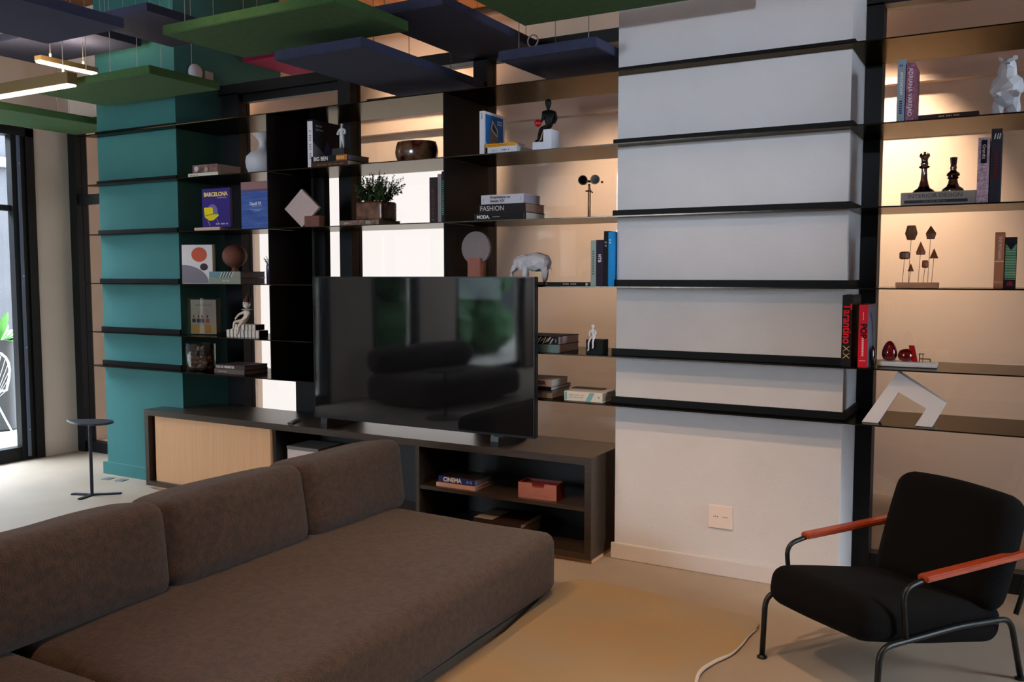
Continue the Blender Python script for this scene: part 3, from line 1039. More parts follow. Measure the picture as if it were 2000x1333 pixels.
obj('head', lathe(BM(), [(0.003, 0.218), (0.007, 0.228), (0.014, 0.245), (0.018, 0.262), (0.015, 0.275), (0.006, 0.283)], 20, 0.07, 0.05), m_bf, t, smooth=True)
obj('red_ball', sphere(BM(), (0.028, 0.012, 0.152), 0.020, 20), mat('glossy_red', (170, 12, 26), 0.15, coat=0.5), t, smooth=True)

# second shelf right of the white column
t = book('stand', -0.480, 4.262, S2, 0.268, 0.20, 0.032, (128, 142, 158), 'upright pale grey blue book leftmost on the right bay second shelf')
text('AMSTERDAM', t, ink((214, 222, 214)), 0.018, (0.016, -0.001, 0.165), DOWN, 'CENTER', 0.95)
bars(t, [(0.008, 0.022, 0.236, 0.010)], (50, 70, 100))
bm = BM()
for i in range(6):
    box(bm, 0.010, -0.0012, 0.035 + i * 0.010, 0.022, -0.0006, 0.041 + i * 0.010)
obj('print', bm, ink((34, 52, 84)), t)
t = book('stand', -0.444, 4.262, S2, 0.250, 0.215, 0.033, (104, 32, 66), 'upright wine red patterned book with long white spine lettering',
         mm=mat('wine_red_print', (96, 26, 58), 0.4, vscale=60, rgb2=(150, 84, 118)))
text('ADRIANA VAREJAO', t, ink((222, 208, 216)), 0.024, (0.016, -0.001, 0.125), DOWN, 'CENTER', 0.98)
t = book('lie', -0.392, 4.262, S2, 0.232, 0.16, 0.022, (52, 32, 30), 'thin dark book lying flat beside the wine red book')
bars(t, [(0.08, 0.16, 0.008, 0.006)], (190, 150, 120))

# low poly bear
def lowpoly(name, parts, t, m, voxel=0.006, ratio=0.03, extra=None):
    bm = BM()
    for c, r, sc, rot in parts:
        ico(bm, c, r, 3, sc, Euler([R(a) for a in rot]) if rot else None)
    o = obj(name, bm, m, t)
    a = o.modifiers.new('remesh', 'REMESH')
    a.mode = 'VOXEL'
    a.voxel_size = voxel
    a.use_smooth_shade = False
    b = o.modifiers.new('decimate', 'DECIMATE')
    b.ratio = ratio
    return o


m_lp = mat('white_faceted_resin', (214, 216, 224), 0.5)
t = thing('figurine', 'white faceted standing bear figurine at the right end of second shelf', 'figurine', (-0.062, 4.40, S2))
lowpoly('bear_body', [((0, 0, .135), .055, (.95, .8, 1.25), None), ((0, -.005, .10), .05, (1.05, .85, 1.1), None), ((0, -.01, .195), .036, (1, .9, 1.2), None), ((0, -.022, .222), .027, (1.15, 1.0, 1.0), None),
                      ((0, -.045, .222), .014, (1, 1.5, .9), (-20, 0, 0)), ((-.027, -.01, .252), .011, (1, .6, 1), None), ((.027, -.01, .252), .011, (1, .6, 1), None),
                      ((-.03, .0, .045), .025, (1, 1, 1.9), None), ((.03, .0, .045), .025, (1, 1, 1.9), None), ((-.03, -.012, .012), .024, (1, 1.4, .6), None), ((.03, -.012, .012), .024, (1, 1.4, .6), None),
                      ((-.047, -.01, .135), .016, (1, 1, 2.4), (0, 10, 0)), ((.047, -.01, .135), .016, (1, 1, 2.4), (0, -10, 0)), ((-.036, -.035, .098), .015, (1.3, 1.5, 1), None), ((.036, -.035, .098), .015, (1.3, 1.5, 1), None)],
        t, m_lp, 0.004, 0.02)
obj('muzzle', bevel(Bx(-0.009, -0.072, 0.215, 0.009, -0.060, 0.224), 0.002), mat('grey_muzzle', (150, 150, 158), 0.5), t)

# ---- third shelf
t = book('lie', -4.893, 4.262, S3, 0.245, 0.23, 0.022, (206, 170, 150), 'thin salmon book lying under the purple BARCELONA book')
t = book('face', -4.865, 4.31, S3 + 0.0225, 0.262, 0.268, 0.026, (52, 38, 118), 'purple book titled BARCELONA with a yellow chair on its cover, third shelf', rough=0.4)
text('BARCELONA', t, ink((244, 214, 120)), 0.038, (0.132, -0.001, 0.222), FRONT, 'CENTER', 1.03, font_w=0.0012)
disc(t, 'cover_art', 0.098, 0.105, 0.052, (120, 104, 156))
poly(t, 'cover_art', [(0.025, 0.072), (0.018, 0.130), (0.026, 0.136), (0.095, 0.136), (0.102, 0.128), (0.105, 0.088), (0.155, 0.088), (0.158, 0.078), (0.11, 0.050), (0.07, 0.045)], (226, 206, 20), -0.0018)
poly(t, 'cover_art', [(0.03, 0.082), (0.105, 0.094), (0.105, 0.089), (0.03, 0.077)], (120, 104, 10), -0.0022)
poly(t, 'cover_art', [(0.05, 0.046), (0.054, 0.046), (0.075, 0.014), (0.071, 0.014)], (190, 180, 170), -0.0012)
poly(t, 'cover_art', [(0.135, 0.06), (0.139, 0.06), (0.158, 0.03), (0.154, 0.03)], (150, 140, 170), -0.0012)
bars(t, [(0.13, 0.245, 0.018, 0.010), (0.15, 0.235, 0.196, 0.005)], (196, 188, 214))

t = book('face', -4.495, 4.31, S3, 0.312, 0.262, 0.022, (44, 78, 150), 'blue sea photograph book with small white title beside the purple book',
         mm=mat('sea_print', (34, 72, 150), 0.35, vscale=7, rgb2=(70, 104, 176), stretch=(0.6, 1, 9)))
patch(t, 'cover_art', 0.001, 0.262, 0.261, 0.311, (150, 110, 108))
patch(t, 'cover_art', 0.001, 0.245, 0.261, 0.262, (92, 84, 120), -0.0008)
text('Gaudi Fil', t, ink((232, 236, 244)), 0.030, (0.128, -0.001, 0.168), FRONT, 'CENTER', 0.95, font_w=0.0005)
bars(t, [(0.10, 0.19, 0.150, 0.004), (0.08, 0.19, 0.128, 0.004), (0.11, 0.17, 0.119, 0.004)], (200, 208, 226))

t = thing('diamond_ornament', 'pale stone diamond standing on its tip in a small brown wooden block', 'ornament', (-3.985, 4.33, S3))
obj('stone_tile', bevel(prism(BM(), [(0, 0.004), (0.146, 0.125), (0, 0.247), (-0.146, 0.125)], 'y', 0.0, 0.022), 0.001, 1), mat('pale_terrazzo', (196, 172, 166), 0.7, var=0.06, vscale=60), t)
obj('wooden_block', bevel(Bx(0.045, -0.026, 0, 0.168, 0.03, 0.072), 0.002), mat('brown_wood_block', (104, 58, 40), 0.55, var=0.15, stretch=(2, 14, 14)), t)

t = book('lie', -3.612, 4.262, S3, 0.295, 0.22, 0.030, (92, 60, 48), 'brown marbled book lying under the planter, third shelf', mm=mat('marbled_cover', (84, 50, 40), 0.4, vscale=40, rgb2=(128, 104, 88)), pcol=cm((110, 120, 126)))
bars(t, [(0.03, 0.08, 0.010, 0.010), (0.20, 0.24, 0.008, 0.014)], (170, 160, 150))

t = thing('potted_plant', 'spiky small leaved green plant in a square brown marbled planter', 'potted plant', (-3.425, 4.365, S3 + 0.0305))
m_plt = mat('brown_marbled_glaze', (58, 26, 18), 0.2, vscale=20, rgb2=(116, 74, 52), coat=0.4)
bm = rbox(BM(), -0.10, -0.06, 0, 0.10, 0.09, 0.11, 0.008, 8)
obj('planter', bm, m_plt, t, smooth=True)
obj('soil', bevel(Bx(-0.094, -0.054, 0.105, 0.094, 0.084, 0.113), 0.001), mat('dark_soil', (36, 26, 20), 0.95), t)
rnd = random.Random(4)


def foliage(t, stems, m, leaf=0.011, name='foliage', up=0.0):
    bm = BM()
    for (bx, by, bz), tip, curl in stems:
        a, b = Vector((bx, by, bz)), Vector(tip)
        mid = (a + b) / 2 + Vector((0, 0, curl))
        pts = [a * (1 - u) ** 2 + mid * 2 * u * (1 - u) + b * u * u for u in [i / 14 for i in range(15)]]
        tube(bm, pts, [0.0018 * (1 - i / 18) for i in range(15)], 5)
        L = (b - a).length
        n = int(L / (leaf * 0.16))
        for i in range(n):
            u = 0.06 + 0.94 * i / n
            p = a * (1 - u) ** 2 + mid * 2 * u * (1 - u) + b * u * u
            d = ((b - mid) * u + (mid - a) * (1 - u)).normalized()
            ax = Vector((rnd.uniform(-1, 1), rnd.uniform(-1, 1), rnd.uniform(-1, 1))).cross(d).normalized()
            o_ = (ax * 0.85 + d * 0.55).normalized()
            s = leaf * rnd.uniform(0.6, 1.15) * (1.0 - 0.38 * u)
            n_ = o_.cross(d).normalized()
            vs = [bm.verts.new(p + o_ * 0.0), bm.verts.new(p + o_ * s * 0.5 + n_ * s * 0.28), bm.verts.new(p + o_ * s), bm.verts.new(p + o_ * s * 0.5 - n_ * s * 0.28)]
            bm.faces.new(vs)
    return obj(name, bm, m, t)


m_leaf = mat('dark_green_leaves', (74, 98, 40), 0.55, vscale=20, rgb2=(34, 54, 22))
stems = []
for i in range(70):
    bx = rnd.uniform(-0.085, 0.085)
    ln = rnd.uniform(0.10, 0.19)
    lean = rnd.uniform(-0.5, 0.5) + bx * 5
    stems.append(((bx, rnd.uniform(-0.03, 0.05), 0.11), (bx + lean * ln * 0.9, rnd.uniform(-0.05, 0.07), 0.11 + ln * (1 - 0.35 * abs(lean))), rnd.uniform(-0.005, 0.02)))
for tip in ((0.045, 0.0, 0.305), (-0.065, 0.0, 0.27), (0.165, 0.0, 0.20), (0.215, 0.02, 0.215), (0.205, 0.0, 0.165), (-0.13, 0.0, 0.22), (-0.145, 0, 0.19), (-0.14, 0, 0.15), (0.19, 0.03, 0.19)):
    stems.append(((tip[0] * 0.35, 0.0, 0.11), tip, 0.02))
foliage(t, stems, m_leaf, 0.024)

t = book('stand', -2.975, 4.30, S3, 0.262, 0.21, 0.052, (50, 40, 44), 'thick dark charcoal upright book right of the plant, third shelf')
text('ARCHITETTURA', t, ink((120, 74, 66)), 0.024, (0.024, -0.001, 0.115), DOWN, 'CENTER', 0.95)
bars(t, [(0.015, 0.033, 0.016, 0.005)], (130, 124, 124))
t = book('stand', -2.918, 4.30, S3, 0.278, 0.21, 0.026, (148, 138, 146), 'upright lilac grey book beside the charcoal book, third shelf')
t = book('stand', -2.890, 4.30, S3, 0.292, 0.21, 0.046, (38, 30, 38), 'dark upright book with green and white striped spine, left of the right divider')
bm = BM()
for i in range(19):
    box(bm, 0.004, -0.0012, 0.045 + i * 0.0105, 0.042, -0.0006, 0.050 + i * 0.0105)
obj('spine_stripes', bm, ink((110, 196, 150)), t)

t = book('lie', -2.648, 4.262, S3, 0.330, 0.225, 0.040, (24, 20, 22), 'black book titled MODA at the bottom of the three book stack, third shelf')
text('MODA.', t, ink((240, 238, 236)), 0.026, (0.018, -0.001, 0.019), FRONT, 'LEFT', 1.0, font_w=0.0008)
patch(t, 'print', 0.12, 0.018, 0.165, 0.021, (200, 196, 192))
patch(t, 'print', 0.316, 0.004, 0.318, 0.036, (140, 136, 134))
t = book('lie', -2.618, 4.264, S3 + 0.0405, 0.296, 0.225, 0.049, (30, 24, 26), 'thick black book titled FASHION in the middle of the stack', pcol=cm((150, 118, 104)))
text('FASHION', t, ink((206, 200, 200)), 0.038, (0.008, -0.001, 0.024), FRONT, 'LEFT', 0.98)
t = book('lie', -2.604, 4.266, S3 + 0.0898, 0.268, 0.20, 0.050, (206, 204, 214), 'thick white book on top of the FASHION book', pcol=cm((150, 150, 166)))
text('Arquitetura no\nSeculo XX', t, ink((36, 34, 42)), 0.021, (0.058, -0.001, 0.026), FRONT, 'LEFT', 1.0, font_w=0.0003)
patch(t, 'print', 0.016, 0.010, 0.018, 0.034, (120, 120, 130))
patch(t, 'print', 0.250, 0.016, 0.252, 0.036, (120, 120, 130))

t = thing('binoculars', 'old brass binoculars on a slim brass stand, third shelf', 'binoculars', (-2.008, 4.40, S3), R(24))
m_brs = mat('aged_brass', (120, 84, 50), 0.35, 0.85, var=0.2)
m_lens = mat('dark_lens', (10, 10, 12), 0.05, coat=1.0)
obj('stand_foot', lathe(BM(), [(0.030, 0), (0.030, 0.003), (0.012, 0.009), (0.007, 0.016)], 24), m_brs, t, smooth=True, auto=40)
obj('stand_rod', tube(BM(), [(-0.004, 0, 0.01), (-0.004, 0, 0.165)], 0.0035, 10), m_brs, t, smooth=True)
obj('stand_rod', tube(BM(), [(0.005, 0, 0.01), (0.005, 0, 0.165)], 0.0035, 10), m_brs, t, smooth=True)
bm = BM()
tube(bm, [(-0.014, 0, 0.148), (0.014, 0, 0.148)], 0.004, 8)
tube(bm, [(0.0, 0, 0.155), (0.0, 0, 0.185)], 0.006, 8)
sphere(bm, (-0.016, 0, 0.148), 0.005, 8)
sphere(bm, (0.016, -0.004, 0.140), 0.005, 8)
obj('clamp', bm, m_brs, t)
for sx, dz, rz in ((-0.029, 0.0, -5), (0.027, 0.003, 5)):
    M = Matrix.Translation((sx, 0, 0.201 + dz)) @ Matrix.Rotation(R(rz), 4, 'Z') @ Matrix.Rotation(R(90), 4, 'X')
    bm = lathe(BM(), [(0.014, -0.055), (0.015, -0.03), (0.018, -0.02), (0.022, 0.03), (0.025, 0.034), (0.025, 0.052), (0.021, 0.052), (0.020, 0.040)], 28, cap=True)
    obj('barrel', shift(bm, M), mat('dark_brass', (66, 48, 32), 0.35, 0.7), t, smooth=True, auto=40)
    obj('lens', shift(lathe(BM(), [(0.0195, 0.041), (0.0195, 0.044)], 28), M), m_lens, t)
obj('bridge', tube(BM(), [(-0.03, -0.0, 0.198), (0.03, 0.0, 0.200)], 0.006, 10), m_brs, t)
obj('focus_knob', shift(lathe(BM(), [(0.006, 0), (0.006, 0.012)], 12), Matrix.Translation((0.062, 0.0, 0.195)) @ Matrix.Rotation(R(90), 4, 'Y')), m_brs, t)

t = book('lie', -0.452, 4.262, S3, 0.292, 0.20, 0.056, (150, 142, 138), 'grey book titled INTERIOR DESIGN lying under the chess pieces')
text('INTERIOR DESIGN', t, ink((92, 84, 84)), 0.026, (0.135, -0.001, 0.039), FRONT, 'CENTER', 1.02)
patch(t, 'spine_band', 0.014, 0.009, 0.262, 0.022, (58, 56, 64))
bars(t, [(0.09, 0.18, 0.013, 0.005)], (110, 108, 116))
m_chs = mat('polished_dark_chrome', (150, 132, 128), 0.12, 1.0)
t = thing('chess_piece', 'shiny dark chrome chess queen with pointed crown on the grey book', 'chess piece', (-0.368, 4.345, S3 + 0.0562), group='chrome chess pieces')
prof = [(0.044, 0), (0.046, 0.006), (0.040, 0.014), (0.026, 0.022), (0.020, 0.035), (0.014, 0.060), (0.0115, 0.095), (0.012, 0.108), (0.021, 0.113), (0.023, 0.118), (0.014, 0.123),
        (0.016, 0.128), (0.016, 0.132), (0.013, 0.136), (0.014, 0.150), (0.021, 0.163), (0.012, 0.164), (0.006, 0.172)]
obj('turned_body', lathe(BM(), prof, 40), m_chs, t, smooth=True, auto=50)
bm = BM()
for i in range(8):
    a = i * math.pi / 4
    lathe(bm, [(0.005, 0.160), (0.001, 0.176)], 8, 0.0175 * math.cos(a), 0.0175 * math.sin(a))
sphere(bm, (0, 0, 0.177), 0.006, 12)
obj('crown', bm, m_chs, t)
t = thing('chess_piece', 'shorter dark chrome chess king with flat topped neck on the grey book', 'chess piece', (-0.253, 4.345, S3 + 0.0562), group='chrome chess pieces')
prof = [(0.043, 0), (0.045, 0.006), (0.040, 0.016), (0.026, 0.026), (0.020, 0.040), (0.017, 0.056), (0.024, 0.062), (0.019, 0.067), (0.027, 0.074), (0.024, 0.082), (0.014, 0.090), (0.011, 0.098),
        (0.014, 0.104), (0.0125, 0.112), (0.010, 0.118)]
obj('turned_body', lathe(BM(), prof, 40), m_chs, t, smooth=True, auto=50)
bm = lathe(BM(), [(0.011, 0.112), (0.015, 0.150)], 6)
obj('head_piece', bm, m_chs, t)
t = book('stand', -0.158, 4.262, S3, 0.272, 0.19, 0.044, (206, 178, 196), 'pale pink speckled upright book with black title strip, right bay third shelf', mm=mat('speckled_pink', (206, 180, 198), 0.5, vscale=90, rgb2=(150, 122, 140)))
patch(t, 'title_strip', 0.012, 0.165, 0.034, 0.262, (22, 18, 30), -0.001)
text('Grandiz', t, ink((220, 210, 220)), 0.019, (0.023, -0.0016, 0.213), DOWN, 'CENTER', 1.0)
bars(t, [(0.016, 0.030, 0.14, 0.006), (0.016, 0.030, 0.125, 0.006)], (150, 140, 160))
t = book('stand', -0.110, 4.262, S3, 0.305, 0.20, 0.040, (46, 46, 56), 'tall dark slate upright book beside the speckled pink one')
bm = BM()
for i, (a, b) in enumerate(((0.010, 0.014), (0.020, 0.024), (0.028, 0.032))):
    prism(bm, [(a, 0.262), (b, 0.262), (b + 0.004, 0.285), (a + 0.004, 0.285)], 'y', -0.0012, -0.0006)
obj('emblem', bm, ink((210, 210, 216)), t)
bm = BM()
for i in range(9):
    box(bm, 0.014, -0.0012, 0.10 + i * 0.013, 0.026, -0.0006, 0.108 + i * 0.013)
obj('print', bm, ink((104, 28, 44)), t)

# ---- fourth shelf
t = book('stand', -5.055, 4.315, S4, 0.268, 0.236, 0.036, (214, 206, 204), 'upright white book with orange and grey circles on its cover, fourth shelf', rz=-74)
side_poly(t, 'cover_art', [(0.135 + 0.06 * math.cos(i * math.pi / 18), 0.20 + 0.05 * math.sin(i * math.pi / 18)) for i in range(36)], (188, 84, 58), 0.0362)
side_poly(t, 'cover_art', [(0.17 + 0.03 * math.cos(i * math.pi / 18), 0.115 + 0.025 * math.sin(i * math.pi / 18)) for i in range(36)], (58, 40, 52), 0.0364)
side_poly(t, 'cover_art', [(0.002, 0.002), (0.205, 0.002)] + [(0.205 * math.cos(i * math.pi / 28), 0.002 + 0.128 * math.sin(i * math.pi / 28)) for i in range(1, 15)], (126, 118, 126), 0.036)
patch(t, 'spine_art', 0.004, 0.004, 0.032, 0.07, (190, 96, 74))
t = book('lie', -4.79, 4.285, S4, 0.30, 0.225, 0.040, (132, 136, 122), 'pale sage book lying at the bottom under the brown ball vase', pcol=cm((170, 158, 162)))
bars(t, [(0.13, 0.20, 0.016, 0.008)], (196, 196, 184))
t = book('lie', -4.79, 4.288, S4 + 0.0405, 0.298, 0.225, 0.042, (96, 128, 132), 'book with teal and zebra striped spine directly under the brown ball vase', pcol=cm((170, 158, 162)))
for i in range(9):
    x = 0.10 + i * 0.013
    poly(t, 'spine_stripe', [(x, 0.002), (x + 0.005, 0.002), (x + 0.030, 0.040), (x + 0.025, 0.040)], (28, 28, 30) if i % 2 else (216, 204, 180), -0.001)
patch(t, 'spine_art', 0.205, 0.002, 0.29, 0.04, (140, 132, 120), -0.0005)
t = thing('ball_vase', 'matt brown ball shaped vase resting on its narrow neck on two books', 'vase', (-4.672, 4.41, S4 + 0.083))
m_bv = mat('matt_brown_clay', (106, 58, 42), 0.75, var=0.08)
prof = [(0.028, 0), (0.025, 0.006), (0.02, 0.02), (0.028, 0.032)] + [(0.083 * math.sin(a), 0.106 - 0.079 * math.cos(a)) for a in [0.45 + i * (2.65 - 0.0) / 18 for i in range(19)]]
obj('vase_body', lathe(BM(), prof, 44), m_bv, t, smooth=True, auto=60)
t = book('face', -4.465, 4.56, S4, 0.275, 0.20, 0.016, (196, 196, 214), 'pale upright book standing behind the little purple vase, fourth shelf')
t = thing('potted_plant', 'tiny succulent in a shiny purple cylinder vase beside the left upright', 'potted plant', (-4.402, 4.46, S4))
obj('vase_body', lathe(BM(), [(0.019, 0), (0.020, 0.004), (0.020, 0.122), (0.017, 0.124), (0.016, 0.11)], 28), mat('glossy_purple', (52, 30, 84), 0.12, 0.4, coat=0.6), t, smooth=True, auto=40)
foliage(t, [((rnd.uniform(-.01, .01), rnd.uniform(-.01, .01), 0.115), (rnd.uniform(-.04, .04), rnd.uniform(-.03, .03), 0.14 + rnd.uniform(0, .055)), 0.01) for _ in range(14)], m_leaf, 0.014)

t = thing('disc_ornament', 'round pale stone disc held in a reddish wooden block behind the television', 'ornament', (-2.688, 4.34, S4))
bm = lathe(BM(), [(0.094, -0.009), (0.094, 0.009)], 56)
bm.transform(Matrix.Translation((0, 0.01, 0.212)) @ Matrix.Rotation(R(90), 4, 'X'))
obj('stone_disc', bm, mat('grey_stone', (132, 118, 120), 0.7, var=0.06, vscale=60), t)
obj('wooden_block', bevel(Bx(-0.042, -0.02, 0, 0.042, 0.045, 0.155), 0.002), mat('reddish_block', (150, 78, 54), 0.55, var=0.12, stretch=(14, 14, 2)), t)

t = book('lie', -2.43, 4.255, S4, 0.47, 0.24, 0.019, (18, 16, 20), 'thin black book lying flat under the elephant, fourth shelf')
bars(t, [(0.19, 0.25, 0.006, 0.009), (0.34, 0.42, 0.006, 0.009)], (150, 140, 140))
t = thing('figurine', 'white faceted elephant figurine beside the top right corner of the television', 'figurine', (-2.335, 4.36, S4 + 0.0195), R(4))
lowpoly('elephant_body', [((0.03, 0, .110), .058, (1.3, .75, .92), None), ((0.075, 0, .105), .05, (.85, .8, .95), None), ((-0.04, 0, .115), .045, (1, .8, .9), None), ((-0.075, 0, .112), .034, (1, .85, 1.05), None),
                          ((-0.105, 0, .085), .018, (.9, .8, 1.8), (0, 25, 0)), ((-0.118, 0, .052), .012, (.8, .8, 1.8), (0, 8, 0)), ((-0.128, 0, .028), .009, (1.5, .8, .9), (0, 30, 0)),
                          ((-0.058, -.03, .100), .030, (.8, .3, 1.15), (0, 0, -18)), ((-0.058, .03, .100), .030, (.8, .3, 1.15), (0, 0, 18)),
                          ((-0.03, -.022, .045), .019, (.9, .9, 2.4), None), ((-0.045, .022, .045), .019, (.9, .9, 2.4), None), ((0.09, -.022, .045), .021, (.95, .9, 2.2), (0, 6, 0)), ((0.07, .022, .045), .021, (.95, .9, 2.2), (0, -4, 0)),
                          ((0.116, 0, .080), .006, (.6, .6, 5), (0, -8, 0))], t, mat('white_faceted_china', (208, 204, 210), 0.45), 0.004, 0.016)
bm = BM()
for sy in (-1, 1):
    tube(bm, bend([(-0.088, sy * 0.016, 0.082), (-0.102, sy * 0.020, 0.062), (-0.122, sy * 0.020, 0.058)], 0.01, 5), 0.0035, 6)
obj('tusks', bm, mat('white_tusk', (226, 222, 214), 0.4), t)

t = book('stand', -1.944, 4.285, S4, 0.238, 0.20, 0.030, (150, 168, 160), 'upright pale green book, first of the row left of the white column, fourth shelf')
bm = BM()
for i in range(10):
    box(bm, 0.010, -0.0012, 0.06 + i * 0.013, 0.020, -0.0006, 0.068 + i * 0.013)
obj('print', bm, ink((96, 112, 108)), t)
t = book('stand', -1.912, 4.285, S4, 0.240, 0.20, 0.040, (42, 30, 52), 'upright dark purple book with white spine word beside the pale green one')
text('MTB', t, ink((230, 226, 236)), 0.024, (0.018, -0.001, 0.145), DOWN, 'CENTER', 0.9, font_w=0.0006)
t = book('stand', -1.870, 4.285, S4, 0.285, 0.20, 0.024, (18, 18, 22), 'tall upright black book beside the bright blue one, fourth shelf')
bars(t, [(0.004, 0.020, 0.222, 0.009), (0.006, 0.018, 0.205, 0.009)], (150, 150, 156))
t = book('stand', -1.845, 4.285, S4, 0.280, 0.20, 0.022, (28, 140, 206), 'tall upright bright blue book left of the white column')
bars(t, [(0.006, 0.017, 0.235, 0.008), (0.006, 0.017, 0.22, 0.008)], (200, 226, 240))

# right bay, fourth shelf
t = thing('wooden_flower_sculpture', 'row of small wooden geometric heads on thin wire stems set in a pale wood base', 'ornament', (-0.382, 4.34, S4))
m_wd = mat('pale_wood_base', (196, 138, 98), 0.55, var=0.1, vscale=6, stretch=(2, 14, 14))
obj('base', bevel(Bx(-0.087, -0.022, 0, 0.087, 0.022, 0.024), 0.002), m_wd, t)
m_w1 = mat('walnut_head', (104, 62, 32), 0.5, var=0.2, vscale=20, stretch=(14, 3, 3))
m_w2 = mat('red_wood_head', (146, 78, 44), 0.5, var=0.2, vscale=20, stretch=(14, 3, 3))


def head(kind, x, y, z0, h, w_, m, lab):
    bm = BM()
    if kind == 'hex':
        lathe(bm, [(w_ * 0.6, z0), (w_, z0 + h * 0.45), (w_ * 0.66, z0 + h)], 6, x, y)
    elif kind == 'pent':
        lathe(bm, [(w_ * 0.72, z0), (w_, z0 + h * 0.42), (0.001, z0 + h)], 5, x, y)
    elif kind == 'cone':
        lathe(bm, [(w_ * 0.9, z0), (w_, z0 + h * 0.2), (0.001, z0 + h)], 5, x, y)
    elif kind == 'pyr':
        lathe(bm, [(w_, z0), (0.001, z0 + h)], 4, x, y)
    else:
        lathe(bm, [(w_ * 0.75, z0), (w_, z0 + h * 0.2), (w_, z0 + h * 0.8), (w_ * 0.75, z0 + h)], 10, x, y)
    obj('wooden_head', bm, m, t, label=lab)
    obj('wire_stem', tube(BM(), [(x - 0.006, y, 0.022), (x, y, z0 + 0.003)], 0.0011, 6), m_black, t)


head('hex', -0.030, 0.0, 0.212, 0.064, 0.026, m_w1, 'dark hexagonal wooden head')
head('pent', 0.048, 0.002, 0.215, 0.058, 0.023, m_w1, 'pointed wooden head with pale facet')
head('cone', 0.010, -0.004, 0.146, 0.058, 0.021, m_w2, 'cone shaped wooden head')
head('barrel', -0.054, -0.004, 0.127, 0.034, 0.022, m_w1, 'barrel shaped wooden head')
head('pyr', 0.064, 0.004, 0.130, 0.043, 0.018, m_w2, 'small pyramid wooden head')
head('pyr', -0.028, 0.006, 0.073, 0.034, 0.013, m_w2, 'smallest pyramid wooden head')
head('barrel', 0.030, 0.0, 0.088, 0.034, 0.013, m_w2, 'small rounded wooden head')
t = book('stand', -0.082, 4.285, S4, 0.236, 0.19, 0.036, (160, 98, 66), 'upright terracotta book with white lettering, right bay fourth shelf', spine=(176, 112, 82))
text('THE PIONEERS', t, ink((226, 206, 190)), 0.017, (0.018, -0.0016, 0.170), DOWN, 'CENTER', 0.9)
patch(t, 'spine_line', 0.002, 0.112, 0.034, 0.116, (226, 200, 176), -0.0016)
patch(t, 'spine_line', 0.002, 0.026, 0.034, 0.028, (226, 200, 176), -0.0016)
t = book('stand', -0.044, 4.285, S4, 0.215, 0.19, 0.044, (30, 22, 28), 'dark upright book with green striped spine beside the terracotta one')
patch(t, 'spine_art', 0.002, 0.045, 0.042, 0.185, (48, 104, 80), -0.001)
bm = BM()
for i in range(22):
    box(bm, 0.002, -0.0016, 0.038 + i * 0.0068, 0.042, -0.001, 0.0405 + i * 0.0068)
obj('spine_stripes', bm, ink((150, 190, 150)), t)
poly(t, 'spine_art', [(0.002, 0.19), (0.042, 0.19), (0.022, 0.160)], (26, 22, 30), -0.002)
poly(t, 'spine_art', [(0.008, 0.012), (0.036, 0.012), (0.030, 0.030), (0.014, 0.030)], (124, 36, 40), -0.0012)

# ---- fifth shelf
t = thing('picture_block', 'thick clear acrylic block with a print of seated figures, left on the fifth shelf', 'picture block', (-5.07, 4.33, S5), R(10))
m_acr = glass_mat('clear_acrylic', (214, 214, 210), 1.4, 0.03)
obj('acrylic_block', bevel(Bx(0, 0, 0, 0.245, 0.055, 0.255), 0.003), m_acr, t)
obj('print_sheet', Bx(0.018, 0.020, 0.006, 0.232, 0.024, 0.246), mat('aged_print', (176, 160, 150), 0.6, var=0.08, vscale=10), t)
m_blob = [(196, 146, 64), (40, 44, 72), (190, 92, 60), (206, 170, 120)]
bm = BM()
for i, (px, pw, ph, c_) in enumerate(((0.03, 0.05, 0.06, 0), (0.085, 0.05, 0.05, 3), (0.14, 0.05, 0.06, 0), (0.19, 0.035, 0.055, 3))):
    obj('printed_shape', Bx(px, 0.0188, 0.012, px + pw, 0.0196, 0.012 + ph), ink(m_blob[c_]), t)
for px in (0.045, 0.085, 0.115, 0.16):
    obj('printed_shape', Bx(px - 0.014, 0.0180, 0.085, px + 0.016, 0.0186, 0.112), ink(m_blob[1 if px < 0.15 else 2]), t)
    bm = BM()
    bm2 = prism(bm, [(px + 0.006 * math.cos(a), 0.128 + 0.012 * math.sin(a)) for a in [i * math.pi / 6 for i in range(12)]], 'y', 0.018, 0.0186)
    obj('printed_shape', bm, ink((120, 52, 44)), t)
bm = BM()
for i in range(9):
    box(bm, 0.06 + i * 0.015, 0.0188, 0.205, 0.071 + i * 0.015, 0.0194, 0.211)
obj('print', bm, ink((120, 110, 112)), t)

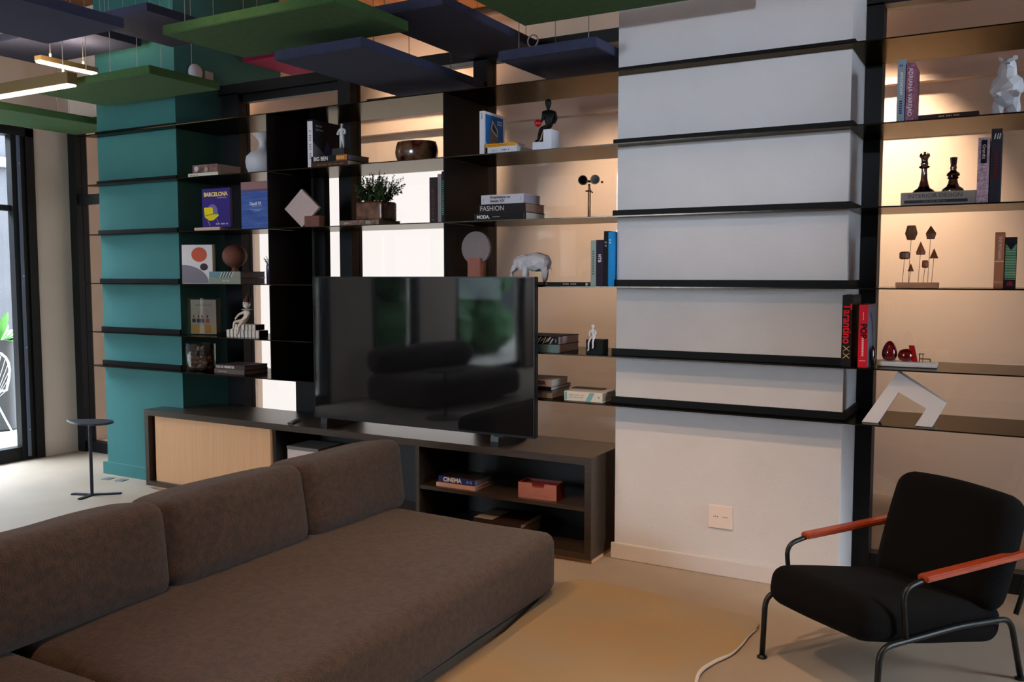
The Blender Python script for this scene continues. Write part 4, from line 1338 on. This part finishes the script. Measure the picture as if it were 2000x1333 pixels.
t = thing('figurine', 'white clown figurine with ruff and dark pointed hat seated on striped blocks, fifth shelf', 'figurine', (-4.52, 4.36, S5))
m_iv = mat('ivory_white', (214, 200, 186), 0.6)
m_drk = mat('dark_brown_wood', (40, 24, 20), 0.6)
x = -0.155
k = 0
bmw, bmd = BM(), BM()
for row, (xa, xb, z0, z1, yf) in enumerate(((-0.150, 0.150, 0, 0.048, -0.04), (-0.10, 0.115, 0.0485, 0.085, -0.02))):
    xx, k = xa, 0
    while xx < xb - 0.012:
        box(bmw, xx, yf, z0, xx + 0.026, yf + 0.08, z1)
        box(bmd, xx + 0.0262, yf + 0.001, z0, xx + 0.0338, yf + 0.079, z1)
        xx += 0.034
obj('ivory_blocks', bmw, m_iv, t)
obj('dark_strips', bmd, m_drk, t)
skin('body', t,
     [(.01, -.01, .100), (.012, -.005, .135), (.012, -.005, .168), (-.018, -.012, .166), (-.045, -.03, .150), (-.058, -.05, .118), (.038, -.012, .164), (.034, -.035, .130), (.008, -.055, .112),
      (-.025, -.045, .108), (-.045, -.068, .104), (-.050, -.072, .055), (-.062, -.085, .052), (.012, -.055, .100), (.000, -.075, .070), (.010, -.088, .028), (-.008, -.10, .018), (.012, -.005, .190)],
     [(0, 1), (1, 2), (2, 3), (3, 4), (4, 5), (2, 6), (6, 7), (7, 8), (0, 9), (9, 10), (10, 11), (11, 12), (0, 13), (13, 14), (14, 15), (15, 16), (2, 17)],
     [.022, .020, .016, .010, .008, .006, .010, .008, .006, .013, .010, .007, .006, .013, .010, .008, .006, .007], m_iv)
obj('ruff', lathe(BM(), [(0.012, 0.178), (0.040, 0.187), (0.012, 0.192)], 16, 0.012, -0.008), m_iv, t)
obj('head', sphere(BM(), (0.012, -0.010, 0.222), 0.027, 20, (0.92, 1, 1.1)), mat('white_face', (226, 216, 208), 0.45), t, smooth=True)
bm = BM()
for sx in (-1, 1):
    sphere(bm, (0.012 + sx * 0.009, -0.035, 0.226), 0.0035, 8)
obj('eyes', bm, m_drk, t)
obj('nose', sphere(BM(), (0.012, -0.038, 0.218), 0.004, 8), mat('red_nose', (150, 40, 30), 0.5), t)
bm = BM()
for sx in (-1, 1):
    sphere(bm, (0.012 + sx * 0.026, -0.008, 0.218), 0.006, 8)
obj('ears', bm, m_iv, t)
bm = lathe(BM(), [(0.030, 0.236), (0.026, 0.242), (0.016, 0.268), (0.001, 0.305)], 20, 0.012, -0.008)
for v in bm.verts:
    v.co.x += max(0, v.co.z - 0.24) * 0.22
obj('pointed_hat', bm, mat('dark_red_hat', (84, 26, 22), 0.6), t)

t = book('lie', -2.42, 4.262, S5, 0.30, 0.26, 0.043, (96, 120, 122), 'pale teal book lying under the zebra striped one right of the television', pcol=cm((190, 160, 154)))
t = book('lie', -2.42, 4.262, S5 + 0.0435, 0.300, 0.26, 0.044, (20, 18, 20), 'black and white zebra striped book right of the television', pcol=cm((190, 160, 154)))
for i in range(16):
    x = 0.03 + i * 0.0145
    poly(t, 'spine_stripe', [(x, 0.003 + (i % 3) * 0.006), (x + 0.004, 0.003 + (i % 3) * 0.006), (x + 0.024, 0.040 - (i % 2) * 0.008), (x + 0.017, 0.040 - (i % 2) * 0.008)], (206, 200, 190), -0.001)
patch(t, 'print', 0.283, 0.012, 0.286, 0.030, (190, 186, 180), -0.001)

t = thing('figurine', 'small white seated figure on a black cube left of the white column', 'figurine', (-1.915, 4.31, S5), R(4))
obj('cube_base', bevel(Bx(-0.048, -0.04, 0, 0.046, 0.045, 0.078), 0.0015), mat('black_cube', (8, 7, 7), 0.55, spec=0.15), t)
skin('body', t,
     [(-.012, -.015, .088), (-.014, -.018, .108), (-.016, -.022, .124), (-.030, -.024, .122), (-.033, -.036, .105), (-.022, -.045, .092), (.000, -.024, .122), (.006, -.038, .108), (-.004, -.050, .094),
      (-.022, -.042, .086), (-.030, -.050, .060), (-.028, -.054, .026), (-.030, -.066, .020), (-.004, -.044, .086), (-.006, -.052, .062), (-.002, -.056, .040), (-.004, -.068, .034), (-.015, -.028, .137)],
     [(0, 1), (1, 2), (2, 3), (3, 4), (4, 5), (2, 6), (6, 7), (7, 8), (0, 9), (9, 10), (10, 11), (11, 12), (0, 13), (13, 14), (14, 15), (15, 16), (2, 17)],
     [.010, .009, .008, .005, .004, .003, .005, .004, .003, .006, .005, .004, .003, .006, .005, .004, .003, .004], m_fig)
obj('head', sphere(BM(), (-.013, -.030, .147), 0.0095, 12, (0.9, 1, 1.2)), m_fig, t, smooth=True)

t = book('stand', -0.682, 4.262, S5, 0.325, 0.26, 0.043, (24, 22, 24), 'tall black book with red script spine and gold crosses at the white column', rz=0)
text('Tarantino', t, ink((226, 30, 44)), 0.050, (0.022, -0.001, 0.195), DOWN, 'CENTER', 0.92, font_w=0.001)
for zz in (0.082, 0.050):
    bm = BM()
    for s_ in (-1, 1):
        tube(bm, [(0.008, -0.0012, zz - s_ * 0.012), (0.036, -0.0012, zz + s_ * 0.012)], 0.0016, 6)
    obj('gold_cross', bm, ink((220, 186, 130)), t)
side_poly(t, 'cover_art', [(0.01, 0.01), (0.01, 0.31), (0.24, 0.31), (0.24, 0.01)], (44, 40, 44), 0.043)
t = book('stand', -0.608, 4.250, S5, 0.283, 0.26, 0.038, (206, 8, 34), 'bright red upright book titled POP beside the black one, fifth shelf', rough=0.4)
text('POP', t, ink((14, 8, 10)), 0.036, (0.020, -0.001, 0.165), DOWN, 'CENTER', 1.0, font_w=0.0012)
bm = BM()
for i in range(10):
    box(bm, 0.015, -0.0012, 0.052 + i * 0.0085, 0.023, -0.0006, 0.058 + i * 0.0085)
for i in range(6):
    box(bm, 0.017, -0.0012, 0.215 + i * 0.006, 0.020, -0.0006, 0.219 + i * 0.006)
box(bm, 0.006, -0.0012, 0.030, 0.032, -0.0006, 0.032)
obj('print', bm, ink((244, 190, 186)), t)
side_poly(t, 'cover_art', [(0.004, 0.002), (0.004, 0.281), (0.256, 0.281), (0.256, 0.002)], (88, 92, 104), 0.038)
side_poly(t, 'cover_art', [(0.05, 0.25), (0.12, 0.20), (0.15, 0.15), (0.19, 0.10), (0.17, 0.18), (0.12, 0.24)], (40, 48, 74), 0.0385)
t = thing('stone_ornament', 'small glossy dark oval stone leaning by the red POP book', 'ornament', (-0.556, 4.33, S5), R(0))
obj('stone', sphere(BM(), (0, 0, 0.049), 0.05, 24, (0.24, 0.5, 0.97)), mat('glossy_black_stone', (16, 14, 18), 0.08, coat=0.6), t, smooth=True)

t = thing('marble_tray', 'shallow rectangular white marble tray with red objects, fifth shelf right bay', 'tray', (-0.418, 4.42, S5), R(2))
m_mb = mat('white_marble', (214, 208, 204), 0.4, var=0.06, vscale=9)
bm = rbox(BM(), -0.125, -0.06, 0, 0.125, 0.06, 0.023, 0.006, 6)
obj('tray_slab', bm, m_mb, t)
m_rg = mat('deep_red_glass', (122, 4, 14), 0.06, coat=1.0, trans=0.35, ior=1.5)
t = thing('glass_egg', 'tall deep red glass egg on the white tray', 'glass egg', (-0.494, 4.41, S5 + 0.0235), group='red glass eggs on the tray')
prof = [(0.012, 0.0), (0.026, 0.006), (0.0335, 0.026), (0.032, 0.045), (0.026, 0.064), (0.017, 0.080), (0.008, 0.089), (0.001, 0.091)]
obj('egg_body', lathe(BM(), prof, 36), m_rg, t, smooth=True)
t = thing('glass_egg', 'shorter round red glass egg in the middle of the white tray', 'glass egg', (-0.425, 4.41, S5 + 0.0235), group='red glass eggs on the tray')
prof = [(0.012, 0.0), (0.026, 0.005), (0.034, 0.020), (0.033, 0.034), (0.026, 0.048), (0.014, 0.056), (0.001, 0.058)]
obj('egg_body', lathe(BM(), prof, 36), m_rg, t, smooth=True)
t = thing('red_plaque', 'small tilted red plaque standing right of the glass eggs', 'ornament', (-0.388, 4.41, S5 + 0.0235))
bm = bevel(Bx(-0.010, -0.012, 0, 0.014, 0.012, 0.074), 0.002)
for v in bm.verts:
    v.co.x -= v.co.z * 0.22
obj('plaque_body', bm, mat('red_lacquer', (176, 14, 20), 0.2, coat=0.6), t)
t = thing('miniature_chair', 'tiny dark wire miniature bench at the right end of the tray', 'miniature chair', (-0.345, 4.405, S5 + 0.0235))
bm = BM()
for a, b in (((-.022, -.01, 0), (-.022, -.01, .036)), ((-.008, -.01, 0), (-.008, -.01, .036)), ((.022, -.01, 0), (.022, -.01, .014)), ((-.022, .01, 0), (-.022, .01, .036)), ((.022, .01, 0), (.022, .01, .014)),
             ((-.026, -.01, .036), (-.004, -.01, .036)), ((-.022, -.01, .014), (.022, -.01, .014)), ((-.022, .01, .014), (.022, .01, .014)), ((.022, -.01, .014), (.022, .01, .014)), ((-.026, .01, .036), (-.004, .01, .036)), ((-.022, -.01, .036), (-.022, .01, .036))):
    tube(bm, [a, b], 0.0014, 6)
obj('wire_frame', bm, m_black, t)

# ---- lowest shelf
t = thing('glass_jar', 'clear glass vase filled with amber and brown pieces, left on the lowest shelf', 'glass vase', (-4.985, 4.37, S6))
m_gv = glass_mat('clear_glass_vase', (226, 222, 214), 1.6, 0.02)
bm = lathe(BM(), [(0.125, 0), (0.128, 0.006), (0.128, 0.192), (0.124, 0.192), (0.124, 0.010)], 40, sy=0.62, cap=True)
obj('glass_wall', bm, m_gv, t, smooth=True, auto=50)
cols = [(120, 62, 30), (84, 42, 26), (150, 92, 50), (60, 34, 24)]
for i in range(34):
    a = rnd.uniform(0, 6.28)
    r_ = rnd.uniform(0, 0.095)
    zz = 0.022 + (i // 9) * 0.034 + rnd.uniform(0, 0.01)
    bm = ico(BM(), (r_ * math.cos(a), r_ * math.sin(a) * 0.52, zz), 0.020 * rnd.uniform(0.8, 1.1), 2, (1, 1, rnd.uniform(0.7, 1)))
    obj('amber_piece', bm, mat('amber_piece_%d' % (i % 4), cols[i % 4], 0.25, coat=0.4), t)
bm = ico(BM(), (-0.01, 0, 0.158), 0.022, 2)
obj('silver_ball', bm, mat('silver_ball', (200, 200, 200), 0.1, 1.0), t)

t = book('lie', -4.775, 4.30, S6, 0.285, 0.22, 0.030, (92, 78, 72), 'brown book lying under another beside the amber filled vase', pcol=cm((150, 132, 128)))
bars(t, [(0.04, 0.12, 0.012, 0.006)], (180, 168, 160))
t = book('lie', -4.770, 4.302, S6 + 0.0305, 0.282, 0.215, 0.030, (66, 52, 48), 'upper brown book with pale lettering beside the amber filled vase', pcol=cm((150, 132, 128)))
text('OSCAR NIEMEYER', t, ink((206, 196, 188)), 0.022, (0.012, -0.001, 0.015), FRONT, 'LEFT', 0.98, font_w=0.0005)

t = book('lie', -2.42, 4.30, S6, 0.246, 0.22, 0.042, (176, 164, 162), 'pale grey book at the bottom of the stack right of the television, lowest shelf')
bars(t, [(0.16, 0.185, 0.020, 0.005), (0.20, 0.225, 0.020, 0.005)], (110, 100, 100))
t = book('lie', -2.44, 4.285, S6 + 0.0425, 0.266, 0.25, 0.020, (18, 14, 18), 'thin black book in the middle of the stack right of the television')
t = book('lie', -2.42, 4.296, S6 + 0.063, 0.246, 0.20, 0.038, (196, 184, 184), 'white book with dark red lettering on top of the stack right of the television')
text('MODA', t, ink((128, 20, 44)), 0.030, (0.205, -0.001, 0.019), FRONT, 'RIGHT', 1.0, font_w=0.0008)
t = book('lie', -2.09, 4.275, S6, 0.222, 0.185, 0.050, (212, 204, 192), 'white and teal paperback lying alone at the white column, lowest shelf', pcol=cm((158, 142, 124)))
patch(t, 'spine_art', 0.002, 0.004, 0.016, 0.046, (120, 168, 166))
poly(t, 'spine_art', [(0.125, 0.002), (0.155, 0.002), (0.178, 0.048), (0.150, 0.048)], (120, 168, 166), -0.001)
bars(t, [(0.03, 0.12, 0.028, 0.007), (0.03, 0.12, 0.016, 0.006)], (190, 160, 140))
bars(t, [(0.198, 0.208, 0.020, 0.010)], (130, 90, 50))
t = thing('pamphlet', 'thin dark slanted pamphlet resting on the white and teal paperback', 'pamphlet', (-2.0, 4.40, S6 + 0.0512))
obj('folded_sheet', Bx(-0.10, -0.015, 0, 0.08, 0.05, 0.004), mat('dark_pamphlet', (40, 40, 36), 0.6), t)

t = thing('arch_sculpture', 'white angular bent arch sculpture on the lowest shelf of the right bay', 'sculpture', (-0.59, 4.29, S6))
pts = [(0.0, 0.0), (0.145, 0.238), (0.345, 0.108), (0.292, 0.0), (0.222, 0.0), (0.268, 0.082), (0.152, 0.148), (0.070, 0.0)]
bm = prism(BM(), pts, 'y', 0.0, 0.075)
obj('arch_body', bevel(bm, 0.0012, 1), mat('white_lacquer_arch', (222, 216, 214), 0.5), t)

# ---- inside the cabinet
t = thing('white_box', 'plain white box standing in the middle compartment of the media cabinet', 'box', (-4.06, 4.24, 0.056))
obj('box_body', bevel(Bx(0, 0, 0, 0.262, 0.22, 0.33), 0.003), mat('white_card', (206, 188, 180), 0.7), t)
obj('box_lid', bevel(Bx(-0.003, -0.003, 0.33, 0.265, 0.223, 0.352), 0.002), mat('grey_lid', (110, 104, 100), 0.6), t)
Z = 0.2946
t = book('lie', -2.865, 4.19, Z, 0.262, 0.21, 0.022, (220, 170, 150), 'thin pinkish book under the blue CINEMA book in the cabinet', pcol=cm((170, 176, 200)))
t = book('lie', -2.855, 4.20, Z + 0.0225, 0.245, 0.19, 0.036, (44, 56, 128), 'blue book titled CINEMA in the open cabinet compartment', pcol=cm((170, 176, 200)))
text('CINEMA', t, ink((236, 232, 236)), 0.034, (0.032, -0.001, 0.019), FRONT, 'LEFT', 0.98, font_w=0.0014)
bars(t, [(0.19, 0.235, 0.010, 0.016)], (120, 140, 190))
obj('cover_print', Bx(0.003, 0.004, 0.0361, 0.242, 0.188, 0.0366), mat('black_cover_print', (14, 12, 14), 0.3, vscale=30, rgb2=(60, 50, 46)), t)
t = thing('wooden_box', 'pinkish wooden box with dark red rim notch in the open cabinet compartment', 'box', (-2.325, 4.19, Z), R(4))
m_pb = mat('pinkish_wood', (160, 96, 78), 0.55, var=0.08, stretch=(2, 10, 10))
prism_pts = [(0, 0), (0.225, 0), (0.225, 0.085), (0.155, 0.085), (0.150, 0.062), (0.085, 0.062), (0.080, 0.085), (0, 0.085)]
obj('front_panel', prism(BM(), prism_pts, 'y', 0, 0.008), m_pb, t)
bm = BM()
box(bm, 0, 0.008, 0, 0.008, 0.12, 0.085)
box(bm, 0.217, 0.008, 0, 0.225, 0.12, 0.085)
box(bm, 0.008, 0.112, 0, 0.217, 0.12, 0.085)
box(bm, 0.008, 0.008, 0, 0.217, 0.112, 0.006)
obj('side_panels', bm, mat('dark_red_wood', (124, 40, 36), 0.5), t)
obj('inner_lid', Bx(0.008, 0.008, 0.062, 0.217, 0.112, 0.070), mat('dark_red_wood', (124, 40, 36)), t)
t = book('lie', -2.62, 4.20, 0.056, 0.30, 0.25, 0.055, (150, 146, 140), 'grey book lying at the bottom of the open cabinet under a dark one')
t = book('lie', -2.62, 4.20, 0.1115, 0.305, 0.255, 0.030, (46, 28, 24), 'dark brown covered book on top of the bottom cabinet stack')
obj('cover_print', Bx(0.002, 0.002, 0.0301, 0.12, 0.25, 0.0306), cm((150, 142, 134)), t)

# ---- dome light and box on the dark side of the teal column
t = thing('emergency_light', 'white round dome lamp with a small box on the dark teal column side', 'emergency light', (-5.13, 4.484, 2.935))
obj('dome', sphere(BM(), (0.035, 0, 0), 0.058, 24, (0.6, 1, 1)), mat('white_dome', (190, 190, 196), 0.4), t, smooth=True)
obj('junction_box', bevel(Bx(0.0, 0.075, -0.035, 0.05, 0.15, 0.025), 0.004), mat('white_dome', (190, 190, 196)), t)
obj('wire', tube(BM(), [(0.01, -0.01, 0.04), (0.01, -0.01, 0.76)], 0.003, 6), m_cord, t)

# ---- service pipes under the back ceiling
for i, (y, zz, r) in enumerate(((6.15, 3.58, 0.035), (5.35, 3.62, 0.022))):
    t = thing('ceiling_pipe', ['thick brown service pipe under the ceiling behind the glazing', 'thin brown conduit under the ceiling just behind the glazing'][i], 'pipe', (-2.5, y, zz))
    obj('pipe_run', tube(BM(), [(-4.6, 0, 0), (6.3, 0, 0)], r, 14), mat('brown_pipe', (96, 66, 44), 0.6), t, smooth=True, auto=40)
    bm = BM()
    for x in (-3.5, -1.5, 0.5, 2.5, 4.5):
        box(bm, x, -0.008, 0, x + 0.02, 0.008, 3.70 - zz)
    obj('pipe_hangers', bm, m_black, t)
t = thing('ceiling_beam', 'brown diagonal steel channel crossing under the back ceiling', 'beam', (-3.45, 5.9, 3.62))
obj('channel', Bx(-0.04, -0.55, 0, 0.04, 0.55, 0.075), mat('brown_pipe', (96, 66, 44)), t)

# ================================================================== GARDEN
m_pot = mat('dark_planter', (40, 42, 46), 0.6)
t = thing('garden_planter', 'tall dark planter with broad pale green leaves outside the garden door', 'potted plant', (-8.7, 5.13, -0.02))
obj('pot', lathe(BM(), [(0.13, 0), (0.15, 0.02), (0.17, 0.86), (0.18, 0.90), (0.15, 0.90), (0.14, 0.86)], 24), m_pot, t, smooth=True, auto=40)
bm = BM()
for i in range(16):
    a = i * 2.4
    l_ = 0.36 + 0.14 * ((i * 5) % 3) / 2
    el = R(15 + (i * 17) % 45)
    pts = []
    for k_ in range(7):
        u = k_ / 6
        rr = l_ * u
        zz = 0.86 + rr * math.sin(el) - 0.22 * u * u * l_
        wd = 0.045 * math.sin(math.pi * min(1, u * 0.9 + 0.08)) + 0.002
        c_ = Vector((math.cos(a) * rr * math.cos(el), math.sin(a) * rr * math.cos(el), zz))
        s_ = Vector((-math.sin(a), math.cos(a), 0.0))
        pts.append((bm.verts.new(c_ - s_ * wd + Vector((0, 0, 0.012))), bm.verts.new(c_), bm.verts.new(c_ + s_ * wd + Vector((0, 0, 0.012)))))
    for p, q in zip(pts, pts[1:]):
        bm.faces.new([p[0], p[1], q[1], q[0]])
        bm.faces.new([p[1], p[2], q[2], q[1]])
obj('leaves', bm, mat('pale_green_leaf', (96, 150, 82), 0.5, var=0.15, vscale=6), t, smooth=True)
t = thing('wire_chair', 'white wire garden chair outside the garden door', 'chair', (-8.25, 4.62, -0.02), R(30))
m_ww = mat('white_wire', (214, 216, 226), 0.4)
rim = [(0.30 * math.cos(a), 0.27 * math.sin(a), 0.42 + 0.34 * max(0, math.sin(a)) ** 0.8 + 0.06) for a in [i * 2 * math.pi / 28 for i in range(28)]]
obj('rim', tube(BM(), rim, 0.010, 8, closed=True), m_ww, t, smooth=True)
bm = BM()
for i in range(28):
    p = Vector(rim[i])
    tube(bm, [p, Vector((p.x * 0.55, p.y * 0.5, 0.36)), Vector((0, 0, 0.34))], 0.0022, 5)
obj('wire_seat', bm, m_ww, t)
for sx in (-1, 1):
    for sy in (-1, 1):
        obj('leg', tube(BM(), [(sx * 0.13, sy * 0.12, 0.36), (sx * 0.24, sy * 0.22, 0.0)], 0.008, 8), m_ww, t)
m_hedge = mat('hedge_green', (44, 92, 40), 0.8, vscale=6, rgb2=(20, 46, 20))
for i, (y, h) in enumerate(((-0.3, 3.2), (-3.0, 4.2), (-4.6, 4.4), (-6.3, 4.0), (-1.6, 3.6))):
    t = thing('garden_shrub', 'tall green garden shrub outside, %s along the garden wall' % ['first', 'third', 'fourth', 'fifth', 'second'][i], 'shrub', (-9.0 - 0.1 * i, y - 0.2, -0.02), group='shrubs along the garden wall')
    bm = BM()
    for j in range(9):
        a = j * 2.1
        ico(bm, (0.35 * math.cos(a), 0.4 * math.sin(a), h * (0.14 + 0.09 * j)), 0.55, 3)
    for v in bm.verts:
        v.co += noise.noise_vector(v.co * 6) * 0.10
    obj('foliage', bm, m_hedge, t)
    obj('stem', tube(BM(), [(0, 0, 0), (0, 0, h * 0.4)], 0.04, 8), mat('bark', (70, 54, 40), 0.9), t)
